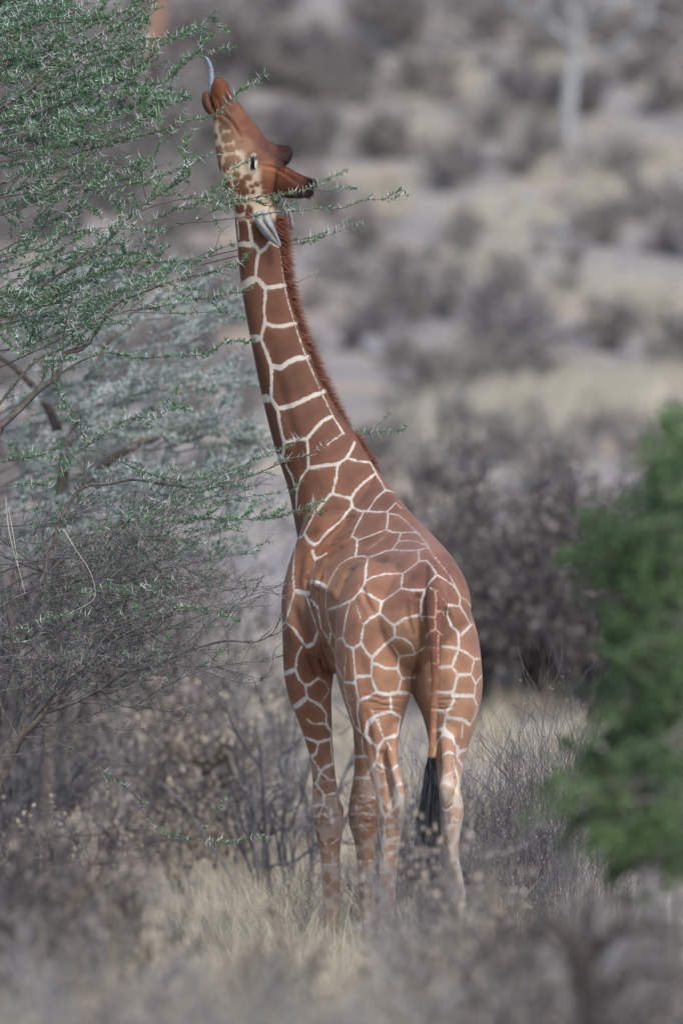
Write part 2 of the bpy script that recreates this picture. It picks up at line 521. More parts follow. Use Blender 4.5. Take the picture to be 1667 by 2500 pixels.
# ---- skin folds pressed into the surface
FOLDS = [
    (3, .011, .020, [(545, 180), (450, 240), (380, 310), (300, 430), (270, 560)]),
    (3, .013, .020, [(545, 330), (470, 370), (400, 430), (350, 520), (330, 640)]),
    (3, .012, .018, [(330, 640), (340, 760), (350, 850), (385, 990), (430, 1090)]),
    (3, .010, .026, [(460, 700), (470, 620), (520, 530), (600, 460)]),
    (3, .012, .016, [(265, 560), (280, 680), (320, 800), (350, 900)]),
    (3, .010, .014, [(250, 990), (290, 1080), (330, 1180)]),
    (3, .014, .014, [(350, 950), (370, 1050), (420, 1180)]),
    (3, .008, .010, [(330, 980), (350, 1080), (385, 1190)]),
    (3, .006, .008, [(310, 1010), (325, 1090), (345, 1150)]),
    (3, .020, .020, [(965, 680), (965, 790), (1000, 900), (1000, 1000), (965, 1100), (945, 1220)]),
    (3, .008, .016, [(905, 720), (900, 800), (940, 900)]),
    (3, .012, .014, [(1120, 640), (1140, 740), (1175, 830)]),
    (3, .004, .006, [(700, 1335), (800, 1318), (890, 1326)]),
    (3, .0045, .006, [(690, 1372), (800, 1362), (860, 1380)]),
    (3, .004, .006, [(660, 1395), (760, 1388), (850, 1405)]),
    (3, .004, .006, [(1090, 1330), (1180, 1325), (1240, 1335)]),
    (3, .004, .006, [(1090, 1365), (1150, 1360)]),
    (3, .004, .007, [(640, 1340), (720, 1350), (800, 1375)]),
    (3, .007, .014, [(600, 600), (640, 700), (690, 790)]),
    (4, .016, .016, [(735, 365), (770, 430), (790, 500), (800, 590), (800, 690)]),
    (4, .010, .014, [(1190, 440), (1195, 520), (1210, 600)]),
    (4, .005, .008, [(700, 450), (760, 480), (780, 500)]),
    (4, .005, .008, [(1110, 700), (1150, 720), (1190, 690)]),
    (4, .006, .012, [(340, 920), (370, 980)]),
    (3, .007, .035, [(230, 400), (200, 560), (190, 760), (230, 930)]),
    (3, .006, .040, [(640, 900), (600, 1050), (640, 1250), (700, 1400)]),
    (3, .005, .035, [(1200, 760), (1190, 950), (1230, 1150), (1220, 1350)]),
    (3, .006, .030, [(560, 420), (680, 440), (800, 480), (900, 560)]),
    (3, .005, .012, [(300, 300), (380, 250), (470, 190), (560, 160)]),
    (3, .005, .012, [(420, 330), (520, 270), (600, 240)]),
    (3, .005, .012, [(520, 400), (600, 330), (700, 290)]),
    (3, .004, .009, [(620, 1300), (700, 1310), (760, 1330)]),
    (3, .005, .007, [(1040, 1380), (1120, 1385), (1200, 1375)]),
    (3, .008, .018, [(420, 800), (415, 900), (430, 1000)]),
    (2, .005, .030, [(330, 900), (420, 1250), (520, 1600), (600, 1900)]),
    (2, .004, .030, [(560, 900), (660, 1200), (800, 1560)]),
    (3, .007, .030, [(150, 700), (200, 850), (270, 960)]),
    (4, .006, .022, [(300, 330), (350, 480), (380, 620)]),
    (4, .005, .016, [(640, 100), (660, 260), (690, 420)]),
    (4, .006, .012, [(320, 760), (380, 800), (470, 760)]),
    (4, .006, .010, [(545, 690), (610, 700), (690, 680)]),
    (4, .007, .010, [(620, 800), (650, 815), (680, 800)]),
    (5, .012, .009, [(165, 215), (185, 330), (210, 430), (240, 520)]),      # mouth line
    (5, .006, .010, [(240, 520), (330, 510), (430, 600), (500, 700), (560, 810)]),
    (5, .008, .007, [(350, 230), (390, 290), (410, 350)]),                   # nostril
    (5, .004, .007, [(230, 380), (260, 440)]), (5, .004, .007, [(270, 300), (300, 400), (310, 470)]),
    (5, .006, .010, [(860, 1180), (1000, 1200), (1150, 1290), (1320, 1400)]),
]
for view, depth, wid, p in FOLDS:
    P = [cast(*q) for q in project(view, p, 3.0)]
    P = np.array([q for q in P if q is not None])
    if len(P) < 2: continue
    lo, hi = P.min(0) - 3 * wid, P.max(0) + 3 * wid
    idx = np.where(np.all((V > lo) & (V < hi), axis=1))[0]
    D = np.sqrt(((V[idx][:, None, :] - P[None]) ** 2).sum(-1))
    j = D.argmin(1); d = D.min(1)
    fade = np.sin(np.clip(j / max(1, len(P) - 1), 0.04, .96) * math.pi) ** .5
    g = -np.exp(-(d / wid) ** 2) + .45 * np.exp(-((d - 1.9 * wid) / wid) ** 2)
    V[idx] += N[idx] * (1.6 * depth * g * fade)[:, None]
for it in range(2):
    V = V + .35 * lap(V)
N = normals(V)
bvh = BVHTree.FromPolygons([tuple(p) for p in V], [tuple(int(i) for i in f) for f in F4])
vx, vy = to_px(V)

# ---- coat: pale net traced as polylines lying on the skin ("view width | x,y x,y ...")
NET = '''
2 46|85,150 140,142 200,152
2 32|185,0 198,80 205,130 245,175 262,205
2 32|262,205 300,182 345,125
2 10|405,60 418,180 450,440 480,580 530,750 580,900 625,1020 680,1150 740,1290 820,1450
2 24|345,128 380,150 418,168
2 26|262,200 242,280 232,395
2 66|110,475 165,440 225,408
2 40|228,395 265,430 310,480
2 36|310,480 380,470 450,458 480,452
2 24|310,480 305,560 298,650 305,745
2 32|305,745 360,770 430,775 530,750 560,744
2 30|305,745 290,800 270,870
2 66|185,868 262,866
2 26|270,870 320,980 350,1075
2 42|355,1078 420,1092 480,1050 550,1020 622,1010 650,1005
2 27|352,1080 355,1180 350,1310
2 68|285,1328 345,1322
2 38|350,1320 400,1405
2 36|400,1405 480,1388 560,1360 650,1315 737,1278 765,1265
2 30|400,1405 415,1500 430,1580 450,1665
2 28|450,1665 530,1640 625,1635
2 28|625,1635 670,1580 740,1500 820,1460
2 16|820,1460 860,1520 905,1592
2 32|450,1665 445,1740 420,1795
2 66|392,1785 435,1778
2 21|625,1635 635,1740 635,1855
2 13|780,1680 830,1640 890,1600
2 30|635,1857 740,1842 860,1827
2 25|860,1827 930,1780 965,1720 990,1660
2 22|860,1830 850,1930 820,2055
2 20|635,1860 590,1920 560,1980 545,2060 545,2195
2 26|465,1840 510,1920 540,2020
2 18|930,1780 1010,1805 1110,1815 1150,1895
2 21|1150,1900 1070,1960 1000,2030 965,2087
2 23|815,2055 880,2070 962,2090
2 24|815,2055 750,2120 685,2195
2 20|965,2090 975,2150
2 10|670,2060 680,2170
2 18|1225,2025 1160,2080 1100,2175
2 16|1150,1900 1190,1960 1225,2025 1285,2042
3 19|410,10 350,90 300,150 250,250 240,270
3 19|410,10 470,25 540,45
3 20|570,-4 540,45 548,98
3 8|295,40 305,110
3 18|190,300 225,290 245,270
3 25|245,272 270,315 310,340 335,325
3 20|335,325 400,250 470,190 520,130 548,100
3 19|548,100 600,125 640,125 700,130 770,128
3 15|650,118 690,60 740,10 765,-3
3 20|770,128 800,100 825,70
3 12|825,70 862,108
3 21|620,130 585,200 565,240 545,288
3 18|545,285 585,310 680,275 768,240
3 20|775,135 775,190 766,242
3 14|785,140 840,150 890,190 940,240 980,280 1035,352
3 11|1030,355 1066,408 1122,478 1172,540 1205,605
3 18|765,240 800,258 860,262 930,258 980,272
3 18|860,262 840,318 803,372
3 13|840,317 900,312 960,318 1030,350
3 5|655,365 700,330 745,295
3 22|580,310 575,380 568,415
3 16|395,592 430,520 470,465 520,430 565,415 620,412 650,420
3 12|395,592 380,640 378,720 390,800 410,880 445,945
3 17|650,420 700,405 760,380 810,370 870,378 960,375 1035,358
3 20|650,420 635,480 632,565
3 17|970,380 975,442
3 18|870,525 930,480 975,444 1020,440 1050,470 1087,530
3 18|632,570 680,545 760,525 870,523
3 18|870,525 860,618
3 18|860,618 930,630 1010,628
3 17|1010,628 1040,580 1087,530
3 16|1087,530 1150,570 1205,610
3 18|1205,610 1235,670 1232,730
3 11|1235,670 1275,690 1302,735
3 18|860,618 800,660 735,705
3 18|605,630 660,660 735,705
3 21|632,570 605,630 550,690 470,730 398,750
3 19|735,705 725,775
3 20|725,775 770,820 815,855
3 19|725,775 660,810 620,850
3 9|575,730 600,800 620,850
3 16|535,700 510,790 485,932
3 20|485,932 510,980 555,1000 603,968
3 17|620,850 605,965
3 20|605,965 640,1030 675,1060
3 21|815,857 880,810 966,790
3 21|817,855 820,925 740,990 675,1058
3 18|820,925 880,940 930,980 945,1040
3 13|805,980 850,1050
3 17|850,1050 945,1040 1010,992
3 21|850,1050 838,1130
3 20|690,1095 760,1125 838,1130
3 20|675,1060 670,1172
3 16|555,1000 560,1100 570,1185
3 22|570,1182 667,1172
3 20|667,1172 702,1278
3 20|838,1130 862,1190 945,1185
3 22|862,1190 840,1282
3 27|702,1278 780,1295 840,1280 922,1290
3 22|702,1278 650,1310 590,1335
3 16|568,1182 570,1225 590,1335
3 22|500,1218 565,1220
3 15|440,1100 470,1160 500,1218
3 7|510,1040 500,1120 500,1218 495,1262
3 11|445,945 440,1020 440,1100
3 18|445,945 485,932
3 18|590,1335 580,1420 600,1530
3 23|790,1295 798,1405
3 27|630,1560 640,1500 652,1460 720,1420 798,1405
3 23|798,1405 858,1440
3 12|858,1440 840,1560
3 9|670,1390 690,1430
3 13|710,1450 745,1560
3 8|540,1400 520,1330 500,1260
3 6|535,1290 530,1320 555,1325
3 16|190,310 175,440 170,560 180,640
3 36|180,632 270,650
3 17|180,640 150,740 125,832
3 25|98,852 125,832
3 21|125,832 180,880 220,940 258,992
3 27|250,655 290,780 330,895
3 34|328,900 300,970 258,990
3 19|222,990 195,1050 185,1132
3 38|112,1165 185,1132
3 20|185,1132 210,1200 250,1240
3 24|250,1240 290,1225 330,1190
3 10|330,1190 380,1220 402,1270 345,1362
3 20|250,1242 258,1315
3 42|178,1378 258,1315
3 22|258,1315 340,1360 385,1420 380,1480
3 18|260,1455 300,1480 375,1482
3 20|375,1482 415,1530
3 32|288,575 340,580 380,610
3 26|288,690 330,745
3 11|330,745 350,870 400,950 440,1050
3 26|295,380 312,425
3 22|312,432 345,418 382,395
3 9|315,430 302,510
3 19|410,905 400,965
3 20|1010,628 988,700 985,790 992,820
3 15|985,797 1075,800
3 16|1075,640 1085,700 1080,770
3 12|1040,612 1100,640 1130,690 1152,722
3 14|1080,770 1074,810 1080,882
3 15|1020,925 1045,890 1080,884 1122,915
3 13|1082,770 1120,760 1140,800
3 11|1098,915 1095,1000 1098,1100
3 11|1030,990 1092,1002
3 11|1036,1098 1102,1096
3 10|1040,1200 1095,1202
3 9|1045,1290 1085,1285
3 8|1045,1395 1085,1395
3 20|1150,722 1235,730
3 20|1160,725 1152,790 1180,860 1225,900
3 18|1235,732 1270,790 1305,850
3 15|1305,850 1350,857
3 21|1245,912 1305,850
3 22|1225,900 1228,1000
3 21|1118,990 1170,992 1228,1002
3 20|1228,1005 1280,1030 1325,1070 1372,1064
3 23|1228,1000 1205,1060 1185,1115
3 27|1105,1122 1185,1115
3 22|1185,1118 1220,1170
3 24|1220,1170 1305,1165
3 18|1325,1073 1305,1165
3 18|1305,1168 1335,1225 1374,1172
3 16|1335,1225 1325,1302
3 23|1220,1172 1190,1285
3 27|1090,1280 1190,1282
3 29|1192,1300 1325,1305
3 23|1190,1285 1195,1340 1150,1405
3 16|1320,1310 1347,1370 1330,1430 1300,1490
3 30|1085,1395 1150,1410
3 28|1150,1415 1160,1442 1250,1455 1300,1490
3 25|1145,1440 1130,1515
3 27|1075,1525 1130,1515
3 25|1130,1515 1190,1562
3 10|1252,1480 1246,1565
4 13|500,-5 560,180 590,220 630,252
4 12|580,20 580,120 600,220
4 26|690,130 645,190 630,252
4 13|700,150 730,220 750,272
4 27|630,252 670,290 715,327
4 24|715,327 750,272 830,250
4 13|855,130 835,250
4 12|610,260 615,350 645,392
4 24|715,327 700,420 650,492
4 22|700,420 770,462
4 11|680,480 690,600 700,680
4 8|770,290 800,350
4 22|785,480 840,438
4 17|808,590 840,560 880,555
4 20|1070,370 1090,290 1130,232
4 26|1130,232 1190,270 1220,340 1215,390
4 25|1215,388 1235,350 1275,340
4 17|1120,382 1160,355 1200,368
4 17|1215,390 1250,440 1250,482
4 18|1200,440 1222,520 1225,570 1205,605
4 14|1130,512 1185,485 1200,400
4 13|1110,560 1150,548 1190,580
4 18|380,165 415,230 410,280 420,380 428,430
4 22|242,260 330,295 412,270
4 18|330,295 320,360 288,388
4 13|280,370 345,482
4 22|345,482 380,450 428,430
4 16|345,482 400,530 437,535
4 18|345,482 320,560 295,550
4 19|320,560 370,630 440,618
4 22|370,630 365,690 298,700
4 17|365,690 410,730
4 14|298,765 340,760 365,690
4 9|440,640 448,700
4 26|410,720 420,790
4 22|560,385 635,382
4 24|565,522 655,518
4 14|625,520 628,560
4 14|560,640 640,632 695,650
4 16|540,752 620,745 700,752
4 12|575,690 580,750
4 16|540,840 600,820 640,850
4 14|660,700 665,760
8 26|420,640 500,700 540,760
8 20|350,560 370,680
8 18|440,980 500,990 600,930
8 16|520,1060 530,1180
8 20|410,1230 600,1220
8 16|900,1000 920,1100
8 16|830,1200 990,1180
7 36|300,560 330,640 360,690
7 34|355,690 480,560
7 50|500,480 520,600 500,720
7 26|440,480 400,560
7 22|350,700 345,900
7 30|490,720 500,790
7 30|360,910 490,880
7 30|380,1030 470,1015
7 26|400,1140 470,1130
7 24|305,1210 450,1200
7 24|900,600 980,590
7 44|915,440 925,520
7 30|930,590 940,760
7 24|850,640 870,780
7 20|1000,700 1060,720
7 26|1000,690 960,800
7 26|1040,840 1035,900
7 40|990,960 1010,1090
5 30|230,620 260,740
5 34|235,900 330,890 345,940
5 26|260,740 320,870
5 22|340,900 480,870
5 24|330,880 365,1040 345,1120
5 24|365,1030 520,1010
5 26|345,1120 450,1180
5 22|250,1110 330,1130
6 30|150,560 185,640 280,650 310,560
6 36|205,700 225,960
6 36|330,700 370,820 375,960
6 30|410,560 430,700
'''
lines = []
for row in NET.strip().splitlines():
    head, pts = row.split('|')
    v_, w_ = head.split()
    lines.append((int(v_), float(w_), [tuple(float(c) for c in p.split(',')) for p in pts.split()]))
stripe = polyline_field(lines)

# the far side of the animal, which the photograph does not show, gets a net of its own
view_dir = np.array([0, 0, CAMZ]) - V
view_dir /= np.linalg.norm(view_dir, axis=1)[:, None]
facing = (N * view_dir).sum(1)
hidden = facing < 0.0
cand = np.where(facing < 0.05)[0]
rng2 = np.random.default_rng(3)
cand = rng2.permutation(cand)
size = np.interp(vy, [450, 1150, 1500, 1750, 1950, 2150], [.24, .26, .20, .16, .10, .08])
cells = {}
seeds = []
for i in cand:
    r = size[i]
    p = V[i]
    if all((p[0] - s[0]) ** 2 + (p[1] - s[1]) ** 2 + (p[2] - s[2]) ** 2 > r * r for s in seeds):
        seeds.append(p)
kd = KDTree(len(seeds))
for i, p in enumerate(seeds): kd.insert(p, i)
kd.balance()
for i in np.where(hidden)[0]:
    (a, _, da), (b, _, db) = kd.find_n(V[i], 2)[:2]
    stripe[i] = min(stripe[i], (db - da) * .5 * 1.1 - .010)

# no net on the front of the face
face_line = lambda x, y: (x - 545) * .88 - (y - 330) * .48     # >0 on the forehead side of the cheek
fl = face_line(vx, vy)
is_head = (vy < 470) & (vx < 800)
stripe = np.where(is_head & (fl > 34), stripe + .05, stripe)
stripe = np.where(is_head & (vy < 285), .05, stripe)

# base colours, set at places on the body and spread over the skin
CP = [
    (560, 620, .150, .056, .032), (640, 620, .185, .074, .043), (600, 800, .145, .052, .030), (680, 760, .19, .077, .046), (640, 940, .140, .052, .030), (730, 900, .185, .078, .048),
    (690, 1100, .145, .054, .030), (770, 1000, .19, .080, .050), (850, 1100, .20, .086, .056), (720, 1200, .16, .062, .035), (800, 1200, .20, .085, .052), (920, 1230, .21, .095, .066),
    (760, 1330, .20, .083, .046), (900, 1320, .215, .095, .062), (1020, 1330, .215, .10, .074), (720, 1400, .20, .085, .05), (720, 1480, .235, .115, .074), (705, 1590, .17, .070, .040), (770, 1600, .17, .066, .034),
    (830, 1450, .25, .115, .06), (950, 1400, .23, .104, .064), (1090, 1440, .21, .095, .065), (900, 1500, .24, .11, .067), (1000, 1560, .265, .13, .078), (870, 1600, .25, .115, .068), (960, 1650, .28, .138, .082),
    (1130, 1500, .235, .11, .07), (1150, 1600, .265, .125, .078), (1100, 1650, .30, .15, .09), (1120, 1760, .31, .155, .095), (920, 1740, .285, .135, .080), (940, 1800, .30, .145, .088), (860, 1700, .25, .11, .065),
    (740, 1700, .19, .080, .046), (780, 1780, .20, .085, .048), (790, 1880, .235, .105, .06), (800, 1980, .25, .115, .06), (790, 2020, .235, .105, .055), (805, 2120, .30, .165, .105), (808, 2250, .34, .21, .15),
    (885, 1780, .20, .085, .05), (885, 1900, .25, .12, .067), (885, 1990, .27, .13, .073), (890, 2060, .28, .14, .08), (895, 2160, .31, .175, .115), (898, 2280, .33, .20, .145),
    (950, 1920, .33, .175, .11), (955, 2020, .32, .16, .10), (948, 2120, .31, .17, .115), (940, 2280, .33, .2, .15),
    (1095, 1850, .32, .165, .105), (1095, 1930, .42, .27, .20), (1095, 2000, .38, .22, .16), (1105, 2080, .34, .21, .155), (1120, 2240, .36, .24, .18),
    (1065, 1400, .14, .057, .040), (1068, 1450, .12, .046, .031), (1066, 1500, .115, .043, .028), (1064, 1560, .115, .043, .028), (1062, 1610, .14, .054, .032), (1060, 1660, .17, .07, .04), (1060, 1740, .23, .10, .054), (1055, 1820, .25, .11, .058),
    (530, 215, .20, .060, .028), (500, 250, .15, .065, .038), (550, 262, .21, .075, .038), (580, 285, .25, .10, .055), (590, 310, .22, .078, .040), (625, 330, .13, .044, .026), (600, 298, .17, .060, .033), (642, 345, .10, .036, .023), (655, 362, .10, .036, .023), (612, 322, .15, .052, .03), (690, 390, .07, .026, .019), (672, 372, .085, .031, .021), (665, 350, .085, .03, .022), (700, 375, .065, .024, .018),
    (640, 380, .18, .07, .04), (600, 345, .27, .125, .075), (575, 350, .28, .15, .095), (650, 410, .25, .095, .045), (690, 420, .21, .066, .030), (730, 440, .15, .045, .022), (745, 446, .08, .026, .017), (766, 447, .010, .008, .008), (758, 446, .025, .012, .010),
    (680, 455, .12, .034, .018), (640, 455, .15, .048, .024), (650, 490, .16, .05, .026), (600, 440, .17, .072, .035), (560, 440, .19, .08, .036), (580, 470, .16, .065, .032), (600, 410, .30, .17, .11),
    (552, 330, .22, .12, .07), (545, 290, .16, .075, .045), (590, 370, .28, .15, .09), (590, 530, .12, .042, .024), (640, 560, .15, .055, .032), (735, 478, .035, .018, .014), (765, 482, .012, .010, .010), (690, 500, .13, .04, .024)]
P, C = [], []
for x, y, r, g, b in CP:
    h = cast(x, y)
    if h is None: continue
    P.append(h); C.append((r, g, b))
P, C = np.array(P), np.array(C)
ppx = CX + P[:, 0] * FPX / P[:, 1]; ppy = HZ - (P[:, 2] - CAMZ) * FPX / P[:, 1]
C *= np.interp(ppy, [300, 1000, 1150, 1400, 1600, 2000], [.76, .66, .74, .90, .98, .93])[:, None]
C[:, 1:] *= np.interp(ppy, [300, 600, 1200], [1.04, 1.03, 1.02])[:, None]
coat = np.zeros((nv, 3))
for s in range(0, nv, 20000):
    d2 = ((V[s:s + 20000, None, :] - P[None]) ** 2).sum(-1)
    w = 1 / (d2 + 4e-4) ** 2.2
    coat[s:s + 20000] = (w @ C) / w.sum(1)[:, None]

# cheek and jaw: cream skin with brown blotches, the same on both cheeks
CREAM = np.array([.42, .315, .225])
jaw = np.clip((30 - fl) / 16, 0, 1) * np.clip((vy - 288) / 16, 0, 1) * np.clip((545 - vy) / 20, 0, 1) * (vx < 760)
jaw = np.maximum(jaw, np.clip((vy - 400) / 15, 0, 1) * np.clip((642 - vx) / 14, 0, 1) * np.clip((535 - vy) / 14, 0, 1) * .9)
BLOT = '''310,700,26,62 390,815,82,72 425,955,86,52 285,1005,48,96 465,1110,105,80 285,1180,32,66 370,1195,42,55 510,1285,52,42 655,1320,62,44 540,1400,92,66 400,1420,40,60 600,1500,78,58 765,1405,38,36 700,1435,36,24 865,1450,40,26 835,1390,30,22 935,1345,44,28 905,1390,20,16 890,1285,32,28 715,1510,26,30 870,1515,44,26 650,930,95,42 545,905,60,70 810,920,26,58 730,1490,18,18 450,1490,60,40 385,660,90,60 440,620,60,70 500,780,70,70 330,600,50,50 960,1430,60,50 1000,1350,50,40 240,800,30,36'''
bl = np.full(nv, 9.0)
wob = .07 * np.sin(V[:, 0] * 190 + V[:, 2] * 70) + .06 * np.sin(V[:, 2] * 230 - V[:, 0] * 90)
ZX, ZY = (vx - 480) / .19133, (vy - 180) / .19133
for q in BLOT.split():
    x, y, a, b = map(float, q.split(',')); a *= 1.04; b *= 1.04
    u, v_ = (ZX - x) / a, (ZY - y) / b
    bl = np.minimum(bl, np.sqrt(np.abs(u) ** 2.4 + np.abs(v_) ** 2.4) ** (2 / 2.4))
BLOT6 = '''235,575,62,60 360,610,52,92 185,820,30,110 290,855,66,118 510,900,125,185 165,760,20,80 60,280,50,30'''
ZX6, ZY6 = (vx - 540) / .19133, (vy - 400) / .19133
for q in BLOT6.split():
    x, y, a, b = map(float, q.split(','))
    u, v_ = (ZX6 - x) / a, (ZY6 - y) / b
    bl = np.minimum(bl, np.sqrt(np.abs(u) ** 2.6 + np.abs(v_) ** 2.6) ** (2 / 2.6))
s_head = (bl + wob - .98) * .012                     # >0 outside every blotch
pale = jaw * np.clip(s_head / .003 + .5, 0, 1)
stripe = np.where(jaw > .5, np.minimum(.02, stripe + .02), stripe)
coat = coat * (1 - pale[:, None]) + CREAM * pale[:, None]
# pale lids round the eye, a dark corner above it
ex, ey = (vx - 617.5) / 13.0, (vy - 398) / 29.0
tilt = ex + .28 * ey
rr = np.sqrt(tilt ** 2 + ey ** 2)
near_head = np.abs(V[:, 1] - 40.62) < .16
lid = np.clip((.92 - rr) / .3, 0, 1) * near_head * (vy < 440)
coat = coat * (1 - lid[:, None]) + np.array([.50, .44, .38]) * lid[:, None]
core = np.clip((.56 - np.sqrt((tilt * 1.25 + .05) ** 2 + (ey * .70) ** 2)) / .12, 0, 1) * near_head
corner = np.clip((1 - np.sqrt(((vx - 626) / 3.6) ** 2 + ((vy - 386) / 9.0) ** 2)) / .4, 0, 1) * near_head
nost = np.clip((1 - np.sqrt((((vx - 555) * .85 + (vy - 238) * -.52) / 3.6) ** 2 + (((vx - 555) * .52 + (vy - 238) * .85) / 11.0) ** 2)) / .5, 0, 1) * near_head
dk = np.maximum(np.maximum(core, corner * .9), nost)[:, None]
coat = coat * (1 - dk) + np.array([.008, .008, .010]) * dk
tipd = np.clip((vx - 748) / 14, 0, 1) * ((vy > 425) & (vy < 500)) * (np.abs(V[:, 1] - 40.62) < .25)
bossd = np.clip((vx - 676) / 26, 0, 1) * ((vy > 340) & (vy < 412)) * (vx < 725)
coat = coat * (1 - .95 * tipd[:, None]) + np.array([.010, .008, .008]) * .95 * tipd[:, None]
coat = coat * (1 - .45 * bossd[:, None])
coat *= (1 - .22 * np.clip((stripe - .004) / .06, 0, 1) * (1 - is_head))[:, None]
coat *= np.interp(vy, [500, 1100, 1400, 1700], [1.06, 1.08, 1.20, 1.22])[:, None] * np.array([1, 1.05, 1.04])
stripe = np.where((lid > .05) | (dk[:, 0] > .05), .05, stripe)
# scuffed pale dust low on the legs widens and frays the net there
fray = np.interp(vy, [1700, 1900, 2050, 2150, 2300], [.004, .007, .012, .016, .018])
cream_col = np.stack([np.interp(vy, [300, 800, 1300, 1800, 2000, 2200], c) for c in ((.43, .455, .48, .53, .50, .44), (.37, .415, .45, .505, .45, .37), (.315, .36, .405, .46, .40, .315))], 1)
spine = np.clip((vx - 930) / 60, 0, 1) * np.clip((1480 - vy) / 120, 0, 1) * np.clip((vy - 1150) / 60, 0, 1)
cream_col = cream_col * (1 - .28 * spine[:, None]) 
tailm = is_tail(V, vx, vy)
cream_col = np.where(tailm[:, None], np.array([.36, .21, .14]), cream_col)

sk = Geo(); sk.add(V, F4)
mg, nt, bs = new_mat('giraffe_coat', .72, .22)
at = nt.nodes.new('ShaderNodeAttribute'); at.attribute_name = 'coat'
ac = nt.nodes.new('ShaderNodeAttribute'); ac.attribute_name = 'cream'
asd = nt.nodes.new('ShaderNodeAttribute'); asd.attribute_name = 'net'
afr = nt.nodes.new('ShaderNodeAttribute'); afr.attribute_name = 'fray'
gp = nt.nodes.new('ShaderNodeNewGeometry')
mp = nt.nodes.new('ShaderNodeMapping'); mp.inputs['Scale'].default_value = (1, 1, .45)
nt.links.new(gp.outputs['Position'], mp.inputs['Vector'])
n1 = nt.nodes.new('ShaderNodeTexNoise'); n1.inputs['Scale'].default_value = 150; n1.inputs['Detail'].default_value = 3
nt.links.new(mp.outputs['Vector'], n1.inputs['Vector'])
def math_node(op, a, b=None):
    m_ = nt.nodes.new('ShaderNodeMath'); m_.operation = op
    for k, x in enumerate((a, b)):
        if x is None: continue
        if isinstance(x, (int, float)): m_.inputs[k].default_value = x
        else: nt.links.new(x, m_.inputs[k])
    return m_.outputs[0]
nn = math_node('SUBTRACT', n1.outputs['Fac'], .5)
n5 = nt.nodes.new('ShaderNodeTexNoise'); n5.inputs['Scale'].default_value = 28; n5.inputs['Detail'].default_value = 4
nt.links.new(gp.outputs['Position'], n5.inputs['Vector'])
sd = math_node('ADD', asd.outputs['Fac'], math_node('MULTIPLY', nn, .018))
sd = math_node('ADD', sd, math_node('MULTIPLY', math_node('SUBTRACT', n5.outputs['Fac'], .5), math_node('MULTIPLY', afr.outputs['Fac'], 3.0)))
mr = nt.nodes.new('ShaderNodeMapRange'); mr.interpolation_type = 'SMOOTHSTEP'
mr.inputs['From Min'].default_value = -.0030; mr.inputs['From Max'].default_value = .0030
mr.inputs['To Min'].default_value = 1; mr.inputs['To Max'].default_value = 0
nt.links.new(sd, mr.inputs['Value'])
n2 = nt.nodes.new('ShaderNodeTexNoise'); n2.inputs['Scale'].default_value = 9; n2.inputs['Detail'].default_value = 6
nt.links.new(gp.outputs['Position'], n2.inputs['Vector'])
n3 = nt.nodes.new('ShaderNodeTexNoise'); n3.inputs['Scale'].default_value = 260; n3.inputs['Detail'].default_value = 2
nt.links.new(mp.outputs['Vector'], n3.inputs['Vector'])
n7 = nt.nodes.new('ShaderNodeTexNoise'); n7.inputs['Scale'].default_value = 3.2; n7.inputs['Detail'].default_value = 5; n7.inputs['Roughness'].default_value = .65
nt.links.new(gp.outputs['Position'], n7.inputs['Vector'])
val = math_node('ADD', math_node('MULTIPLY', n7.outputs['Fac'], .75), math_node('ADD', .20, math_node('ADD', math_node('MULTIPLY', n2.outputs['Fac'], .52), math_node('MULTIPLY', n3.outputs['Fac'], .34))))
hs = nt.nodes.new('ShaderNodeHueSaturation')
nt.links.new(val, hs.inputs['Value']); nt.links.new(at.outputs['Color'], hs.inputs['Color'])
mx = nt.nodes.new('ShaderNodeMixRGB')
adu = nt.nodes.new('ShaderNodeAttribute'); adu.attribute_name = 'dust'
n6 = nt.nodes.new('ShaderNodeTexVoronoi'); n6.feature = 'SMOOTH_F1'; n6.inputs['Scale'].default_value = 15; n6.inputs['Smoothness'].default_value = .3
wv = nt.nodes.new('ShaderNodeMixRGB'); wv.blend_type = 'ADD'; wv.inputs['Fac'].default_value = .05
nt.links.new(gp.outputs['Position'], wv.inputs['Color1']); nt.links.new(n5.outputs['Color'], wv.inputs['Color2'])
nt.links.new(wv.outputs['Color'], n6.inputs['Vector'])
du = nt.nodes.new('ShaderNodeMapRange'); du.interpolation_type = 'SMOOTHSTEP'
du.inputs['From Min'].default_value = .36; du.inputs['From Max'].default_value = .66
nt.links.new(math_node('ADD', n6.outputs['Distance'], math_node('MULTIPLY', nn, .35)), du.inputs['Value'])
fac = math_node('MAXIMUM', mr.outputs['Result'], math_node('MULTIPLY', du.outputs['Result'], adu.outputs['Fac']))
nt.links.new(fac, mx.inputs['Fac'])
nt.links.new(hs.outputs['Color'], mx.inputs['Color1'])
hs2 = nt.nodes.new('ShaderNodeHueSaturation')
nt.links.new(math_node('ADD', .75, math_node('MULTIPLY', n3.outputs['Fac'], .5)), hs2.inputs['Value'])
nt.links.new(ac.outputs['Color'], hs2.inputs['Color'])
nt.links.new(hs2.outputs['Color'], mx.inputs['Color2'])
nt.links.new(mx.outputs['Color'], bs.inputs['Base Color'])
bp = nt.nodes.new('ShaderNodeBump'); bp.inputs['Strength'].default_value = .35; bp.inputs['Distance'].default_value = .004
nt.links.new(math_node('ADD', n3.outputs['Fac'], math_node('MULTIPLY', n2.outputs['Fac'], 2.0)), bp.inputs['Height'])
nt.links.new(bp.outputs['Normal'], bs.inputs['Normal'])
bs.inputs['Sheen Weight'].default_value = .10
bs.inputs['Sheen Roughness'].default_value = .4
skin = sk.build('body', mg, giraffe, smooth=True)
me = skin.data
